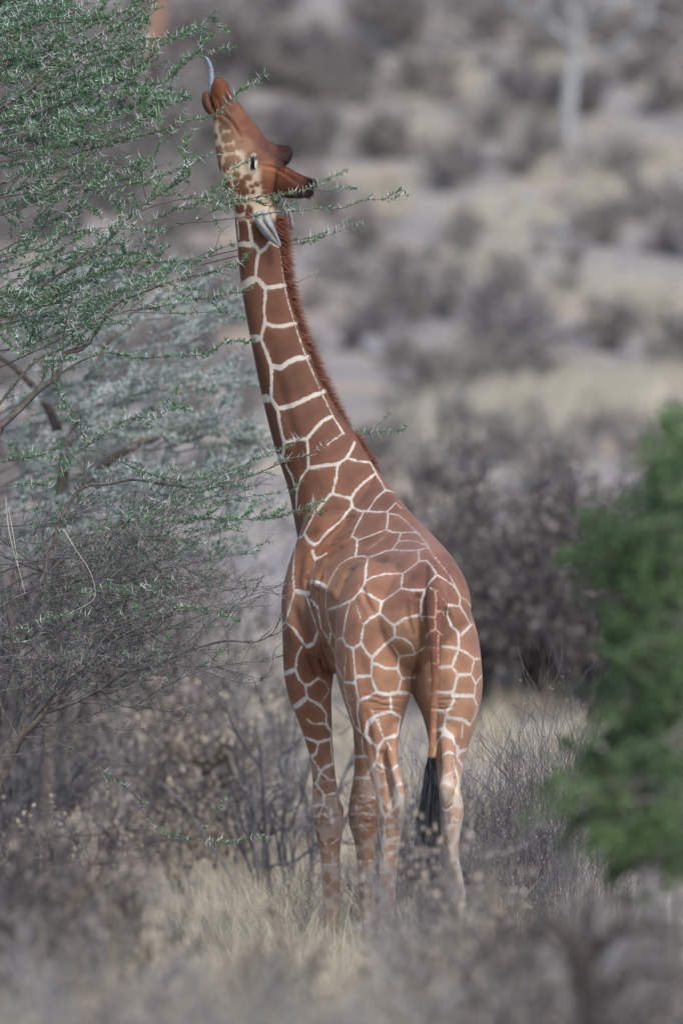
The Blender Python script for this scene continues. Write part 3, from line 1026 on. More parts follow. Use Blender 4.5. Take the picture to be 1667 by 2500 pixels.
for nm, arr in (('coat', coat), ('cream', cream_col)):
    a = me.attributes.new(nm, 'FLOAT_COLOR', 'POINT')
    a.data.foreach_set('color', np.hstack([arr, np.ones((nv, 1))]).astype(np.float32).ravel())
dust = np.interp(vy, [1840, 1930, 2020, 2120, 2300], [0, .45, .6, .8, .9])
dust *= np.where(V[:, 1] < 39.9, 1.15, .75)
dust = np.where(is_tail(V, vx, vy), 0, dust)
dust_w = dust
for nm, arr in (('net', stripe), ('fray', fray), ('dust', dust)):
    a = me.attributes.new(nm, 'FLOAT', 'POINT')
    a.data.foreach_set('value', arr.astype(np.float32))


# ---- short coat: flat-lying hairs over the whole skin, each in the colour of the mark it grows from
fa, fb, fc = V[F4[:, 0]], V[F4[:, 1]], V[F4[:, 2]]
area = np.linalg.norm(np.cross(fb - fa, fc - fa), axis=1)
fvy = vy[F4[:, 0]]
wgt = area * np.where(fvy < 470, 2.4, 1.0) * np.where(N[F4[:, 0], 1] > .35, .15, 1)
nh = 190000
fi = rng.choice(len(F4), nh, p=wgt / wgt.sum())
u = rng.uniform(size=(nh, 1)); w_ = rng.uniform(size=(nh, 1))
v4 = [V[F4[fi, k]] for k in range(4)]
hp = (v4[0] * (1 - u) + v4[1] * u) * (1 - w_) + (v4[3] * (1 - u) + v4[2] * u) * w_
hn = N[F4[fi, 0]]
hvx, hvy = to_px(hp)
flow = np.where((hvy < 470)[:, None], np.array([.45, 0, -.9]), np.array([.12, 0, -1.0])) + rng.normal(size=(nh, 3)) * .22
flow = flow - hn * (flow * hn).sum(1)[:, None]
flow /= np.linalg.norm(flow, axis=1)[:, None] + 1e-9
liplong = np.clip((285 - hvy) / 20, 0, 1) * .5 + ((hvx > 672) & (hvy > 340) & (hvy < 500)) * .8 + (hvx > 745) * (hvy < 500) * .8
tilt = .16 + .25 * liplong
hd = flow * np.sqrt(1 - tilt ** 2)[:, None] + hn * tilt[:, None]
hl = (.011 + .010 * liplong) * rng.uniform(.6, 1.3, nh)
hs_ = np.cross(hd, hn); hs_ /= np.linalg.norm(hs_, axis=1)[:, None] + 1e-9
hw_ = .0013 * rng.uniform(.7, 1.3, nh)[:, None]
base = hp - hn * .0008
hv = np.stack([base - hs_ * hw_, base + hs_ * hw_, base + hd * hl[:, None]], 1).reshape(-1, 3)
near = F4[fi, 0]
isnet = (stripe[near] + rng.normal(size=nh) * (.0022 + fray[near] * .12)) < 0
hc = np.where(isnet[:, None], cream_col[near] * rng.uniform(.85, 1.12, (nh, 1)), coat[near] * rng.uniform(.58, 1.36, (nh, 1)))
dusty = dust_w[near] * np.clip(.5 + .5 * np.sin(hp[:, 0] * 95 + hp[:, 2] * 60) * np.sin(hp[:, 2] * 82 + hp[:, 1] * 90) + rng.normal(size=nh) * .25 - .45, 0, 1)
hc = hc * (1 - dusty[:, None]) + cream_col[near] * dusty[:, None]
ok = (np.abs((hvx - 617.5) / 12) ** 2 + np.abs((hvy - 398) / 26) ** 2 > 1)
hv = hv.reshape(-1, 3, 3)[ok].reshape(-1, 3); hc = hc[ok]
g = Geo(); g.add(hv, np.arange(len(hv)).reshape(-1, 3))
mf, nt, bs = new_mat('short_hair', .6, .25)
at = nt.nodes.new('ShaderNodeAttribute'); at.attribute_name = 'hair'
nt.links.new(at.outputs['Color'], bs.inputs['Base Color'])
short = g.build('short_hair', mf, giraffe)
tag(short, kind='stuff')
a = short.data.attributes.new('hair', 'FLOAT_COLOR', 'POINT')
a.data.foreach_set('color', np.hstack([np.repeat(hc, 3, axis=0), np.ones((len(hv), 1))]).astype(np.float32).ravel())

# ---- hair: mane and tail tuft as strands
def strands(geo, roots, dirs, lens, wid, droop, curl=.006, segs=3, tdir=None):
    n = len(roots)
    side = np.cross(dirs, rng.normal(size=(n, 3))); side /= np.linalg.norm(side, axis=1)[:, None]
    bend = rng.normal(size=(n, 3)) * curl
    rows = []
    for k in range(segs + 1):
        t = k / segs
        c = roots + dirs * (lens * t)[:, None] + bend * t * t + droop[None] * (lens * t * t)[:, None]
        w = wid * (1 - t * .9)
        rows += [c - side * w, c + side * w]
    v = np.stack(rows, 1).reshape(-1, 3)
    b = np.arange(n)[:, None] * (2 * (segs + 1))
    f = np.concatenate([np.stack([b[:, 0] + 2 * k, b[:, 0] + 2 * k + 1, b[:, 0] + 2 * k + 3, b[:, 0] + 2 * k + 2], 1) for k in range(segs)])
    geo.add(v, f)

DORS = resample(np.array([(676, 525), (679, 555), (684, 607), (693, 690), (703, 735), (719, 790), (735, 837), (749, 875), (767, 917), (786, 960), (811, 1012), (837, 1050), (860, 1072), (885, 1105), (906, 1133), (929, 1175), (943, 1198)], float), 1.0)
n = 9000
i = rng.integers(0, len(DORS) - 1, n)
yy = DORS[i, 1]
Yc = np.interp(yy, [520, 700, 900, 1020, 1110, 1200], [40.62, 40.64, 40.68, 40.71, 40.74, 40.74])
spread = rng.normal(size=n) * .013
Yr = Yc + spread
rt = np.stack([(DORS[i, 0] - 3 - np.abs(spread) * 120 - CX) * Yr / FPX, Yr, CAMZ - (yy - HZ) * Yr / FPX], 1)
tg = np.gradient(DORS, axis=0)[i]
nx, nz = tg[:, 1], tg[:, 0]                       # outward normal of the crest in the x-z plane
ln = np.sqrt(nx ** 2 + nz ** 2); nx /= ln; nz /= ln
dr = np.stack([nx, spread * 6, nz], 1)
lean = np.where(yy < 1040, -.35, .0)
dr += np.stack([-lean * tg[:, 0] / ln * -1, np.zeros(n), lean * tg[:, 1] / ln], 1) * 1.0
dr += rng.normal(size=(n, 3)) * .20
dr /= np.linalg.norm(dr, axis=1)[:, None]
L = np.interp(yy, [520, 600, 1000, 1040, 1060, 1080, 1140, 1198], [.085, .085, .098, .085, .05, .072, .045, .012]) * rng.uniform(.5, 1.2, n)
mane_g = Geo()
strands(mane_g, rt, dr, L, .0022, np.array([0, 0, -.15]), .006)
M['mane'] = noisy_mat('mane_hair', (.125, .043, .027), (.26, .098, .060), 14, rough=.55, spec=.3)
mane = mane_g.build('mane', M['mane'], giraffe)

tail_g = Geo()
n = 8500
a = rng.uniform(0, 2 * math.pi, n)
y0 = rng.uniform(0, 1, n) ** 1.2
ry = 1848 + y0 * 110
rad = np.interp(ry, [1848, 1880, 1960], [.022, .036, .027]) * np.sqrt(rng.uniform(0, 1, n))
cxp = np.interp(ry, [1848, 1960], [1054, 1044])
rt = np.stack([(cxp - CX) * 39.08 / FPX + np.cos(a) * rad, 39.08 + np.sin(a) * rad, CAMZ - (ry - HZ) * 39.08 / FPX], 1)
outw = np.interp(ry, [1848, 1900, 1960], [.07, .015, .0])
dr = np.stack([np.cos(a) * outw - .02, np.sin(a) * outw, -np.ones(n)], 1) + rng.normal(size=(n, 3)) * .018
dr /= np.linalg.norm(dr, axis=1)[:, None]
L = rng.uniform(.25, .55, n) * np.where(rng.uniform(size=n) < .12, 1.2, 1)
strands(tail_g, rt, dr, L, .0017, np.array([-.025, 0, -.05]), .024, 4)
M['tail'] = noisy_mat('tail_hair', (.006, .006, .009), (.022, .021, .026), 14, rough=.38, spec=.5)
tuft = tail_g.build('tail_tuft', M['tail'], giraffe)

# ---- ears: cupped leaves of thin skin
M['ear'] = noisy_mat('ear_fur', (.19, .188, .19), (.31, .30, .285), 40, rough=.75)
def ear(rows, Y, dY, cup):
    """rows: (left px, ridge px, right px) from base to tip"""
    g = Geo(); v = []
    R = spline([(*l, *m, *r) for l, m, r in rows], 4)
    R = np.array(R); R[:, 0::2] = R[:, 2:3] + (R[:, 0::2] - R[:, 2:3]) * .88
    nR = len(R)
    for k, (lx, ly, mx_, my, rx, ry) in enumerate(R):
        t = k / (nR - 1)
        y = Y + dY * t
        c = cup * math.sin(math.pi * min(1, .15 + t * .85))
        pts = spline([(lx, ly, 0), ((lx + mx_) / 2, (ly + my) / 2, -c * .75), (mx_, my, -c * .25), ((mx_ + rx) / 2, (my + ry) / 2, -c * .9), (rx, ry, 0.2 * c)], 3)
        v += [W(q[0], q[1], y + q[2]) for q in pts]
    nc = len(pts)
    f = [(a_ * nc + b_, a_ * nc + b_ + 1, (a_ + 1) * nc + b_ + 1, (a_ + 1) * nc + b_) for a_ in range(nR - 1) for b_ in range(nc - 1)]
    g.add(v, f)
    o = g.build('ear', M['ear'], giraffe, smooth=True)
    so = o.modifiers.new('thickness', 'SOLIDIFY'); so.thickness = .006
    return o
ear([((620, 520), (640, 512), (662, 518)), ((621, 538), (641, 534), (666, 538)), ((631, 558), (650, 549), (670, 552)), ((645, 576), (664, 564), (678, 574)), ((663, 590), (675, 582), (682, 588)), ((683, 602), (684, 601.5), (685.5, 601))], 40.50, -.03, .045)
fe = ear([((686, 508), (700, 506), (707, 512)), ((695, 522), (703, 520), (712, 524)), ((697, 545), (707, 543), (716, 545)), ((699, 557), (709, 561), (717, 559))], 40.74, .05, .02)

# ---- eye with lashes, tongue, hooves
def lathe_ellipsoid(c, r, nu=14, nvv=10, ax=(1, 0, 0), az=(0, 0, 1)):
    ax, az = np.array(ax, float), np.array(az, float); ay = np.cross(az, ax)
    v = []
    for p in range(nvv + 1):
        th = math.pi * p / nvv
        for q in range(nu):
            ph = 2 * math.pi * q / nu
            v.append(np.array(c) + ax * r[0] * math.sin(th) * math.cos(ph) + ay * r[1] * math.sin(th) * math.sin(ph) + az * r[2] * math.cos(th))
    f = [(p * nu + q, p * nu + (q + 1) % nu, (p + 1) * nu + (q + 1) % nu, (p + 1) * nu + q) for p in range(nvv) for q in range(nu)]
    return v, f
M['eye'], _, eb = new_mat('eye_black', .2, .35); eb.inputs['Base Color'].default_value = (.006, .007, .010, 1)
M['lash'], _, lb_ = new_mat('eyelash', .95, .0); lb_.inputs['Base Color'].default_value = (.01, .01, .012, 1)
for sgn in (-1, 1):
    g = Geo()
    hit = cast(617, 398) if sgn < 0 else None
    yeye = hit[1] if hit is not None else 40.62 + (40.62 - cast(617, 398)[1])
    c = W(617, 398, yeye); c[1] = yeye + (-sgn) * .008 * 1
    axx = np.array([.965, 0, .26]); azz = np.array([-.26, 0, .965])
    g.add(*lathe_ellipsoid(c, (.0085, .016, .044), ax=axx, az=azz))
    eye = g.build('eye', M['eye'], giraffe, smooth=True)
    g = Geo()
    nL = 34
    t = rng.uniform(-.95, 1.05, nL)
    r0 = c[None] + azz[None] * (-t * .044)[:, None] + axx[None] * (.004 + .004 * np.cos(t))[:, None] + np.array([0, sgn * .012, 0])
    d = np.stack([-.45 + rng.normal(size=nL) * .2, np.full(nL, sgn * .8), -.7 + rng.normal(size=nL) * .15], 1)
    d /= np.linalg.norm(d, axis=1)[:, None]
    strands(g, r0, d, rng.uniform(.012, .022, nL), .0009, np.array([-.2, 0, -.5]), .003)
    la = g.build('eyelashes', M['lash'], eye)
    la.location = (0, 0, 0)

g = Geo()
T = spline([(516, 236, 40.615, .013), (516, 215, 40.61, .0145), (516, 195, 40.605, .0155), (515.5, 175, 40.60, .0150), (512, 158, 40.595, .0130), (507, 146, 40.59, .0095), (502, 139, 40.585, .004)], 6)
tp = np.array([W(x, y, Y) for x, y, Y, r in T])
g.tube(tp, T[:, 3], 12)
M['tongue'] = noisy_mat('tongue', (.13, .17, .23), (.27, .31, .37), 60, rough=.35, spec=.5)
tongue = g.build('tongue', M['tongue'], giraffe, smooth=True)

M['hoof'] = noisy_mat('hoof', (.05, .045, .04), (.11, .10, .09), 30, rough=.5)
for (xa, xb, yt, Y) in ((789, 834, 2362, 40.63), (878, 920, 2358, 40.77), (920, 959, 2392, 39.45), (1111, 1148, 2388, 39.56)):
    g = Geo()
    top = W((xa + xb) / 2, yt, Y); r0 = (xb - xa) / 2 * Y / FPX * 1.04
    rings = []
    for k, (fr, gr) in enumerate(((0, 1.0), (.35, 1.12), (.75, 1.28), (1.0, 1.34))):
        z = top[2] * (1 - fr)
        for q in range(18):
            an = 2 * math.pi * q / 18
            cleft = 1 - .16 * math.exp(-((an - math.pi / 2) / .22) ** 2)
            rings.append((top[0] + r0 * gr * math.cos(an) * cleft, top[1] + .03 * fr + r0 * 1.25 * gr * math.sin(an) * cleft, z))
    f = [(k * 18 + q, k * 18 + (q + 1) % 18, (k + 1) * 18 + (q + 1) % 18, (k + 1) * 18 + q) for k in range(3) for q in range(18)]
    g.add(rings, f)
    g.build('hoof', M['hoof'], giraffe, smooth=True)

print('TAIL', is_tail(V,vx,vy).sum(), np.percentile(stripe[is_tail(V,vx,vy)], [5, 50, 95]), coat[is_tail(V,vx,vy)&(vy<1600)].mean(0), flush=True)

# ================================================================== GROUND AND HILLSIDE
PROF = np.array([(-20, 0), (46, 0), (55, .35), (62, 1.0), (66, 1.38), (80, 2.65), (100, 5.0), (120, 8.3), (150, 14.5), (200, 26), (300, 50), (420, 76), (700, 120)], float)
_ny = np.random.default_rng(11)
_wav = [(_ny.uniform(.05, .9), _ny.uniform(.05, .6), _ny.uniform(0, 6.3)) for _ in range(14)]
def ground_z(x, y):
    x = np.asarray(x, float); y = np.asarray(y, float)
    z = np.interp(y, PROF[:, 0], PROF[:, 1])
    amp = np.interp(y, [0, 44, 70, 110, 200], [.012, .012, .06, .16, .4])
    s = sum(np.sin(a * x + c) * np.sin(b * y + c * 1.7) / (1 + 2 * a) for a, b, c in _wav)
    return z + amp * s * .6
def ground_hit(px, py, y0=10.0):
    """where the line of sight through a photo pixel meets the terrain"""
    ys = np.arange(y0, 400, .1)
    xs = (px - CX) * ys / FPX
    zs = CAMZ - (py - HZ) * ys / FPX
    below = np.where(ground_z(xs, ys) > zs)[0]
    k = below[0] if len(below) else len(ys) - 1
    return float(xs[k]), float(ys[k]), float(ground_z(xs[k], ys[k]))

ysg = np.concatenate([np.arange(-15, 36, 1.5), np.arange(36, 70, .25), np.arange(70, 165, .5), np.arange(165, 240, 3), np.arange(240, 701, 20)])
xsg = np.concatenate([np.arange(-300, -30, 15), np.arange(-30, -9, 1.5), np.arange(-9, 9.01, .25), np.arange(10.5, 31, 1.5), np.arange(45, 301, 15)])
GXm, GYm = np.meshgrid(xsg, ysg)
gz = ground_z(GXm, GYm)
gv = np.stack([GXm, GYm, gz], -1).reshape(-1, 3)
ny_, nx_ = GXm.shape
ii = np.arange(ny_ - 1)[:, None] * nx_; jj = np.arange(nx_ - 1)[None, :]
gf = np.stack([ii + jj, ii + jj + 1, ii + nx_ + jj + 1, ii + nx_ + jj], -1).reshape(-1, 4)
g = Geo(); g.add(gv, gf)
mgd, nt, bs = new_mat('dry_ground', .95, .1)
gp = nt.nodes.new('ShaderNodeNewGeometry')
na = nt.nodes.new('ShaderNodeTexNoise'); na.inputs['Scale'].default_value = .55; na.inputs['Detail'].default_value = 5; na.inputs['Roughness'].default_value = .6
nb = nt.nodes.new('ShaderNodeTexNoise'); nb.inputs['Scale'].default_value = 7; nb.inputs['Detail'].default_value = 6
nt.links.new(gp.outputs['Position'], na.inputs['Vector']); nt.links.new(gp.outputs['Position'], nb.inputs['Vector'])
cr = nt.nodes.new('ShaderNodeValToRGB'); cr.color_ramp.interpolation = 'EASE'
els = cr.color_ramp.elements
els[0].position = .30; els[0].color = (.165, .155, .155, 1)
els[1].position = .72; els[1].color = (.37, .315, .23, 1)
e = els.new(.43); e.color = (.21, .193, .185, 1)
e = els.new(.55); e.color = (.25, .225, .20, 1)
e = els.new(.62); e.color = (.285, .225, .175, 1)
nt.links.new(na.outputs['Fac'], cr.inputs['Fac'])
hv = nt.nodes.new('ShaderNodeHueSaturation')
mrn = nt.nodes.new('ShaderNodeMapRange'); mrn.inputs['To Min'].default_value = .7; mrn.inputs['To Max'].default_value = 1.3
nt.links.new(nb.outputs['Fac'], mrn.inputs['Value']); nt.links.new(mrn.outputs['Result'], hv.inputs['Value'])
nt.links.new(cr.outputs['Color'], hv.inputs['Color']); nt.links.new(hv.outputs['Color'], bs.inputs['Base Color'])
bpn = nt.nodes.new('ShaderNodeBump'); bpn.inputs['Strength'].default_value = .6; bpn.inputs['Distance'].default_value = .08
nt.links.new(nb.outputs['Fac'], bpn.inputs['Height']); nt.links.new(bpn.outputs['Normal'], bs.inputs['Normal'])
ground = g.build('ground', mgd, smooth=True)
tag(ground, kind='structure')

# ------------------------------------------------------------------ grass (uncountable)
def grass(name, n, xr, yr, h, w, m, dens=None, lean=.35, tuft=0):
    g = Geo()
    if tuft:
        k = max(1, n // tuft)
        cx_ = rng.uniform(*xr, k); cy_ = rng.uniform(*yr, k)
        if dens is not None:
            keep = dens(cx_, cy_) > rng.uniform(size=k); cx_, cy_ = cx_[keep], cy_[keep]; k = len(cx_)
        hs_ = rng.uniform(.55, 1.2, k)
        x = np.repeat(cx_, tuft) + rng.normal(size=k * tuft) * h * .22
        y = np.repeat(cy_, tuft) + rng.normal(size=k * tuft) * h * .22
        hh = np.repeat(hs_, tuft) * h * rng.uniform(.6, 1.15, k * tuft)
    else:
        x = rng.uniform(*xr, n); y = rng.uniform(*yr, n)
        if dens is not None:
            keep = dens(x, y) > rng.uniform(size=n); x, y = x[keep], y[keep]
        hh = h * rng.uniform(.5, 1.2, len(x))
    n = len(x)
    r = np.stack([x, y, ground_z(x, y) - .01], 1)
    d = np.stack([rng.normal(size=n) * lean, rng.normal(size=n) * lean, np.ones(n)], 1)
    d /= np.linalg.norm(d, axis=1)[:, None]
    side = np.stack([rng.normal(size=n), rng.normal(size=n) * .5, np.zeros(n)], 1)
    side /= np.linalg.norm(side, axis=1)[:, None]
    bend = np.stack([rng.normal(size=n), rng.normal(size=n), -np.abs(rng.normal(size=n))], 1) * (hh * .22)[:, None]
    mid = r + d * (hh * .55)[:, None] + bend * .3
    tip = r + d * hh[:, None] + bend
    ww = w * rng.uniform(.6, 1.3, n)[:, None]
    v = np.stack([r - side * ww, r + side * ww, mid + side * ww * .7, mid - side * ww * .7, tip], 1).reshape(-1, 3)
    b = np.arange(n)[:, None] * 5
    g.add(v, np.concatenate([b + 0, b + 1, b + 2, b + 3], 1))
    g.v.append(np.zeros((0, 3))); g.f.append(np.concatenate([b + 3, b + 2, b + 4], 1))
    o = g.build(name, m)
    return tag(o, kind='stuff')

# ------------------------------------------------------------------ shrubs
def rot_dir(d, ang, r):
    """tilt unit vector d by ang in a random azimuth"""
    p = np.cross(d, r.normal(size=3)); p /= np.linalg.norm(p) + 1e-9
    return d * math.cos(ang) + p * math.sin(ang)

def shrub_mesh(seed, stems, levels, spread, leaf=0, leaf_size=.03, r0=.012, wiggle=.18, kids=(3, 5), upright=.35, cards=True, rmin=.0016, fan=None):
    """unit-height shrub: returns twig geometry and leaf geometry"""
    r = np.random.default_rng(seed)
    tw, lf = Geo(), Geo()
    tips = []
    def grow(p, d, L, rad, lev):
        n = 5 if lev < 2 else 4
        pts = [p]
        q = p.copy(); dd = d.copy()
        for _ in range(n):
            dd = dd + r.normal(size=3) * wiggle + np.array([0, 0, upright * .12]); dd /= np.linalg.norm(dd)
            q = q + dd * L / n
            if q[2] < .02: q[2] = .02
            pts.append(q.copy())
        pts = np.array(pts)
        tw.tube(pts, np.linspace(rad, max(rmin, rad * .45), len(pts)), 3 if lev else 5)
        if lev >= levels - 1: tips.append(pts)
        if lev < levels:
            for _ in range(r.integers(*kids)):
                t = r.uniform(.25, 1.0)
                k = t * n; i0 = min(n - 1, int(k)); c = pts[i0] + (pts[i0 + 1] - pts[i0]) * (k - i0)
                grow(c, rot_dir(dd, r.uniform(.3, .95), r), L * r.uniform(.4, .65), max(rmin, rad * .55), lev + 1)
    for s in range(stems):
        a = r.uniform(0, 6.283); t = r.uniform(.05, 1) * spread
        d = np.array([math.cos(a) * t, math.sin(a) * t, 1.0]); d /= np.linalg.norm(d)
        grow(np.array([r.normal() * .05, r.normal() * .05, 0]), d, r.uniform(.5, .8), r0 * r.uniform(.6, 1.1), 0)
    if leaf:
        P = np.concatenate([resample(t, .012) for t in tips])
        idx = r.integers(0, len(P), leaf)
        c = P[idx] + r.normal(size=(leaf, 3)) * .018
        add_leaves(lf, c, r.normal(size=(leaf, 3)), leaf_size, r)
    return tw, lf

def add_leaves(geo, c, d, size, r, wid=.36):
    n = len(c)
    d = d / (np.linalg.norm(d, axis=1)[:, None] + 1e-9)
    s = np.cross(d, r.normal(size=(n, 3))); s /= np.linalg.norm(s, axis=1)[:, None] + 1e-9
    L = (size * r.uniform(.6, 1.3, n))[:, None]
    v = np.stack([c, c + d * L * .5 + s * L * wid, c + d * L, c + d * L * .5 - s * L * wid], 1).reshape(-1, 3)
    b = np.arange(n)[:, None] * 4
    geo.add(v, np.concatenate([b, b + 1, b + 2, b + 3], 1))

PROTO = {}
def make_protos(key, seeds, tm, lm, name, leafname='dry_leaves', **kw):
    lst = []
    for s in seeds:
        tw, lf = shrub_mesh(s, **kw)
        o = tw.build(name, M[tm]); me_t = o.data; bpy.data.objects.remove(o)
        me_l = None
        if kw.get('leaf'):
            o = lf.build(leafname, M[lm]); me_l = o.data; bpy.data.objects.remove(o)
        lst.append((me_t, me_l))
    PROTO[key] = (name, leafname, lst)

def place(key, x, y, h, label, group, cat='shrub', wx=1.0, z=None, var=None, rz=None):
    """one shrub of its own: stems, with its leaves as a child"""
    name, lname, lst = PROTO[key]
    me_t, me_l = lst[int(rng.integers(0, len(lst))) if var is None else var % len(lst)]
    o = bpy.data.objects.new(name, me_t)
    COL.objects.link(o)
    o.location = (x, y, float(ground_z(x, y)) - .01 if z is None else z)
    o.scale = (h * wx, h * wx, h)
    o.rotation_euler = (0, 0, rng.uniform(0, 6.28) if rz is None else rz)
    tag(o, label, cat, group)
    if me_l is not None:
        c = bpy.data.objects.new(lname, me_l)
        COL.objects.link(c); c.parent = o
        tag(c, kind='stuff')
    return o

make_protos('bare', (21, 22, 23), 'dry_twig', 'grey_leaf', 'dry_shrub', stems=9, levels=3, spread=1.0, r0=.012, rmin=.0022)
make_protos('dark', (31, 32, 33), 'dark_twig', 'brown_leaf', 'thicket_shrub', stems=14, levels=3, spread=.8, leaf=1500, leaf_size=.035, r0=.016, rmin=.003)
make_protos('trunky', (35, 36), 'mid_twig', 'grey_leaf', 'branching_shrub', stems=5, levels=3, spread=.75, r0=.016, rmin=.0028, kids=(2, 4), wiggle=.2, upright=.7)
make_protos('litter', (41, 42), 'dark_twig', 'dry_leaf', 'leafy_dry_shrub', stems=9, levels=3, spread=1.1, leaf=1500, leaf_size=.045, r0=.013, rmin=.0025)
make_protos('hill', (51, 52, 53, 54), 'hill_twig', 'hill_leaf', 'hillside_shrub', stems=12, levels=2, spread=1.0, leaf=800, leaf_size=.07, r0=.02, rmin=.008, kids=(3, 6))
make_protos('hilldark', (61, 62, 63), 'hill_dark_twig', 'hill_leaf', 'hillside_shrub', stems=14, levels=2, spread=1.0, leaf=300, leaf_size=.06, r0=.03, rmin=.010, kids=(4, 6))
make_protos('weed', (71, 72, 73, 74, 75), 'mid_twig', 'dry_leaf', 'dry_weed', 'seed_heads', stems=5, levels=2, spread=.45, leaf=90, leaf_size=.012, r0=.0028, rmin=.0009, wiggle=.13, upright=.7, kids=(3, 6))
make_protos('fore', (81, 82, 83), 'dry_twig', 'grey_leaf', 'foreground_shrub', stems=10, levels=3, spread=1.0, leaf=1500, leaf_size=.030, r0=.012, rmin=.0025, kids=(2, 5))

# ------------------------------------------------------------------ acacias
def path3(pts, Ya, Yb):
    P = np.array(pts, float)
    s = np.concatenate([[0], np.cumsum(np.linalg.norm(np.diff(P, axis=0), axis=1))]); s /= s[-1]
    Y = Ya + (Yb - Ya) * s
    w = np.array([W(x, y, d) for (x, y), d in zip(P, Y)])
    return spline(w, 4) if len(w) > 2 else w

def dress(geo_l, geo_t, P, leafd, thornd, r, lsize=.0165, tlen=.05, node=.016):
    """leaf clusters and paired thorns along a twig"""
    Q = resample(P, node)
    t = np.gradient(Q, axis=0); t /= np.linalg.norm(t, axis=1)[:, None] + 1e-9
    n = len(Q)
    if leafd > 0:
        ph = r.uniform(0, 6.3)
        k = np.where(r.uniform(size=n) < leafd * np.clip(.86 + .45 * np.sin(np.arange(n) * r.uniform(.15, .5) + ph), .12, 1))[0]
        if len(k):
            m_ = int(r.integers(6, 11))
            kk = np.repeat(k, m_)
            d = r.normal(size=(len(kk), 3)) + t[kk] * .7 + np.array([0, 0, .35])
            c = Q[kk] + r.normal(size=(len(kk), 3)) * .005
            add_leaves(geo_l, c, d, lsize, r, .24)
    if thornd > 0:
        k = np.where(r.uniform(size=n) < thornd)[0]
        if len(k):
            kk = np.repeat(k, 2)
            m2 = len(kk)
            p = np.cross(t[kk], r.normal(size=(m2, 3))); p /= np.linalg.norm(p, axis=1)[:, None] + 1e-9
            p[1::2] = -p[0::2] + r.normal(size=(m2 // 2, 3)) * .5
            d = p + t[kk] * .25; d /= np.linalg.norm(d, axis=1)[:, None]
            L = (tlen * r.uniform(.5, 1.35, m2))[:, None]
            a = np.cross(d, [0.3, .5, .8]); a /= np.linalg.norm(a, axis=1)[:, None]; b = np.cross(d, a)
            w = .0016
            c = Q[kk]
            v = np.stack([c + a * w, c - a * w * .5 + b * w * .87, c - a * w * .5 - b * w * .87, c + d * L], 1).reshape(-1, 3)
            o = np.arange(m2)[:, None] * 4
            geo_t.add(v, np.concatenate([np.concatenate([o, o + 1, o + 3], 1), np.concatenate([o + 1, o + 2, o + 3], 1), np.concatenate([o + 2, o, o + 3], 1)]))

def branch(tree, mats, P, r0, r1, leafd, thornd, kidgap, kidlen, seed, leaf_from=.25, lsize=.0165, tlen=.05, up=.12, sub=True):
    r = np.random.default_rng(seed)
    gb, gl, gt = Geo(), Geo(), Geo()
    lsize *= r.uniform(.75, 1.2)
    n = len(P)
    gb.tube(P, np.linspace(r0, r1, n), 6)
    s = max(0, int(n * leaf_from))
    if r0 < .012: dress(gl, gt, P[s:], leafd, thornd, r, lsize, tlen)
    else: dress(gl, gt, P[s:], 0, thornd * .4, r, lsize, tlen)
    Q = resample(P, kidgap)
    tq = np.gradient(Q, axis=0); tq /= np.linalg.norm(tq, axis=1)[:, None] + 1e-9
    def twig(p, d, L, rad, lev):
        m_ = max(4, int(L / .05))
        q = p.copy(); dd = d.copy(); pts = [p]
        for _ in range(m_):
            dd = dd + r.normal(size=3) * np.array([.14, .10, .14]) + np.array([.03, 0, up * .25]); dd /= np.linalg.norm(dd)
            q = q + dd * L / m_; pts.append(q)
        pts = np.array(pts)
        gb.tube(pts, np.linspace(rad, .0011, len(pts)), 3)
        dress(gl, gt, pts, leafd, thornd, r, lsize, tlen)
        if lev < 1 and sub and L > .16:
            for _ in range(int(r.integers(1, 4))):
                k = int(r.integers(1, len(pts) - 1))
                twig(pts[k], _turn(dd, r), L * r.uniform(.3, .55), rad * .7, lev + 1)
    def _turn(t, r):
        a = (r.uniform(.18, .62) if r.uniform() < .8 else r.uniform(.6, 1.2)) * (1 if r.uniform() < .6 else -1)
        x, z = t[0] * math.cos(a) - t[2] * math.sin(a), t[0] * math.sin(a) + t[2] * math.cos(a)
        d = np.array([x, t[1] + r.normal() * .35, z]); return d / np.linalg.norm(d)
    for k in range(1, len(Q)):
        f = k / len(Q)
        if f < .12 or r.uniform() < .25: continue
        twig(Q[k] + r.normal(size=3) * .0, _turn(tq[k], r), kidlen * r.uniform(.35, 1.1) * (1.1 - .5 * f), max(.0016, min(.004, r0 * .5)), 0)
    b = gb.build('branch', mats[0], tree)
    for geo, nm, mm in ((gl, 'leaves', mats[1]), (gt, 'thorns', mats[2])):
        if geo.n:
            o = geo.build(nm, mm, b); o.location = (0, 0, 0)
            tag(o, kind='stuff')
    return b

acacia = empty('acacia_tree', (*W(-120, 2000, 40.2)[:2], 0.0))
tag(acacia, 'thorny green acacia filling the left side, the one the giraffe browses on', 'tree')
AM = (M['bark'], M['leaf'], M['thorn'])
AD = (M['dead_bark'], M['leaf'], M['dead_thorn'])
tr = Geo()
tr.tube(path3([(-130, 2420), (-110, 2250), (-60, 2050), (0, 1880), (43, 1800), (96, 1747), (130, 1690)], 40.25, 40.1), np.linspace(.10, .016, 25), 10)
tr.tube(path3([(-130, 2420), (-150, 2100), (-140, 1700), (-100, 1400), (-50, 1150), (0, 1042)], 40.25, 39.95), np.linspace(.10, .03, 21), 10)
trunk = tr.build('trunk', M['bark'], acacia, smooth=True)

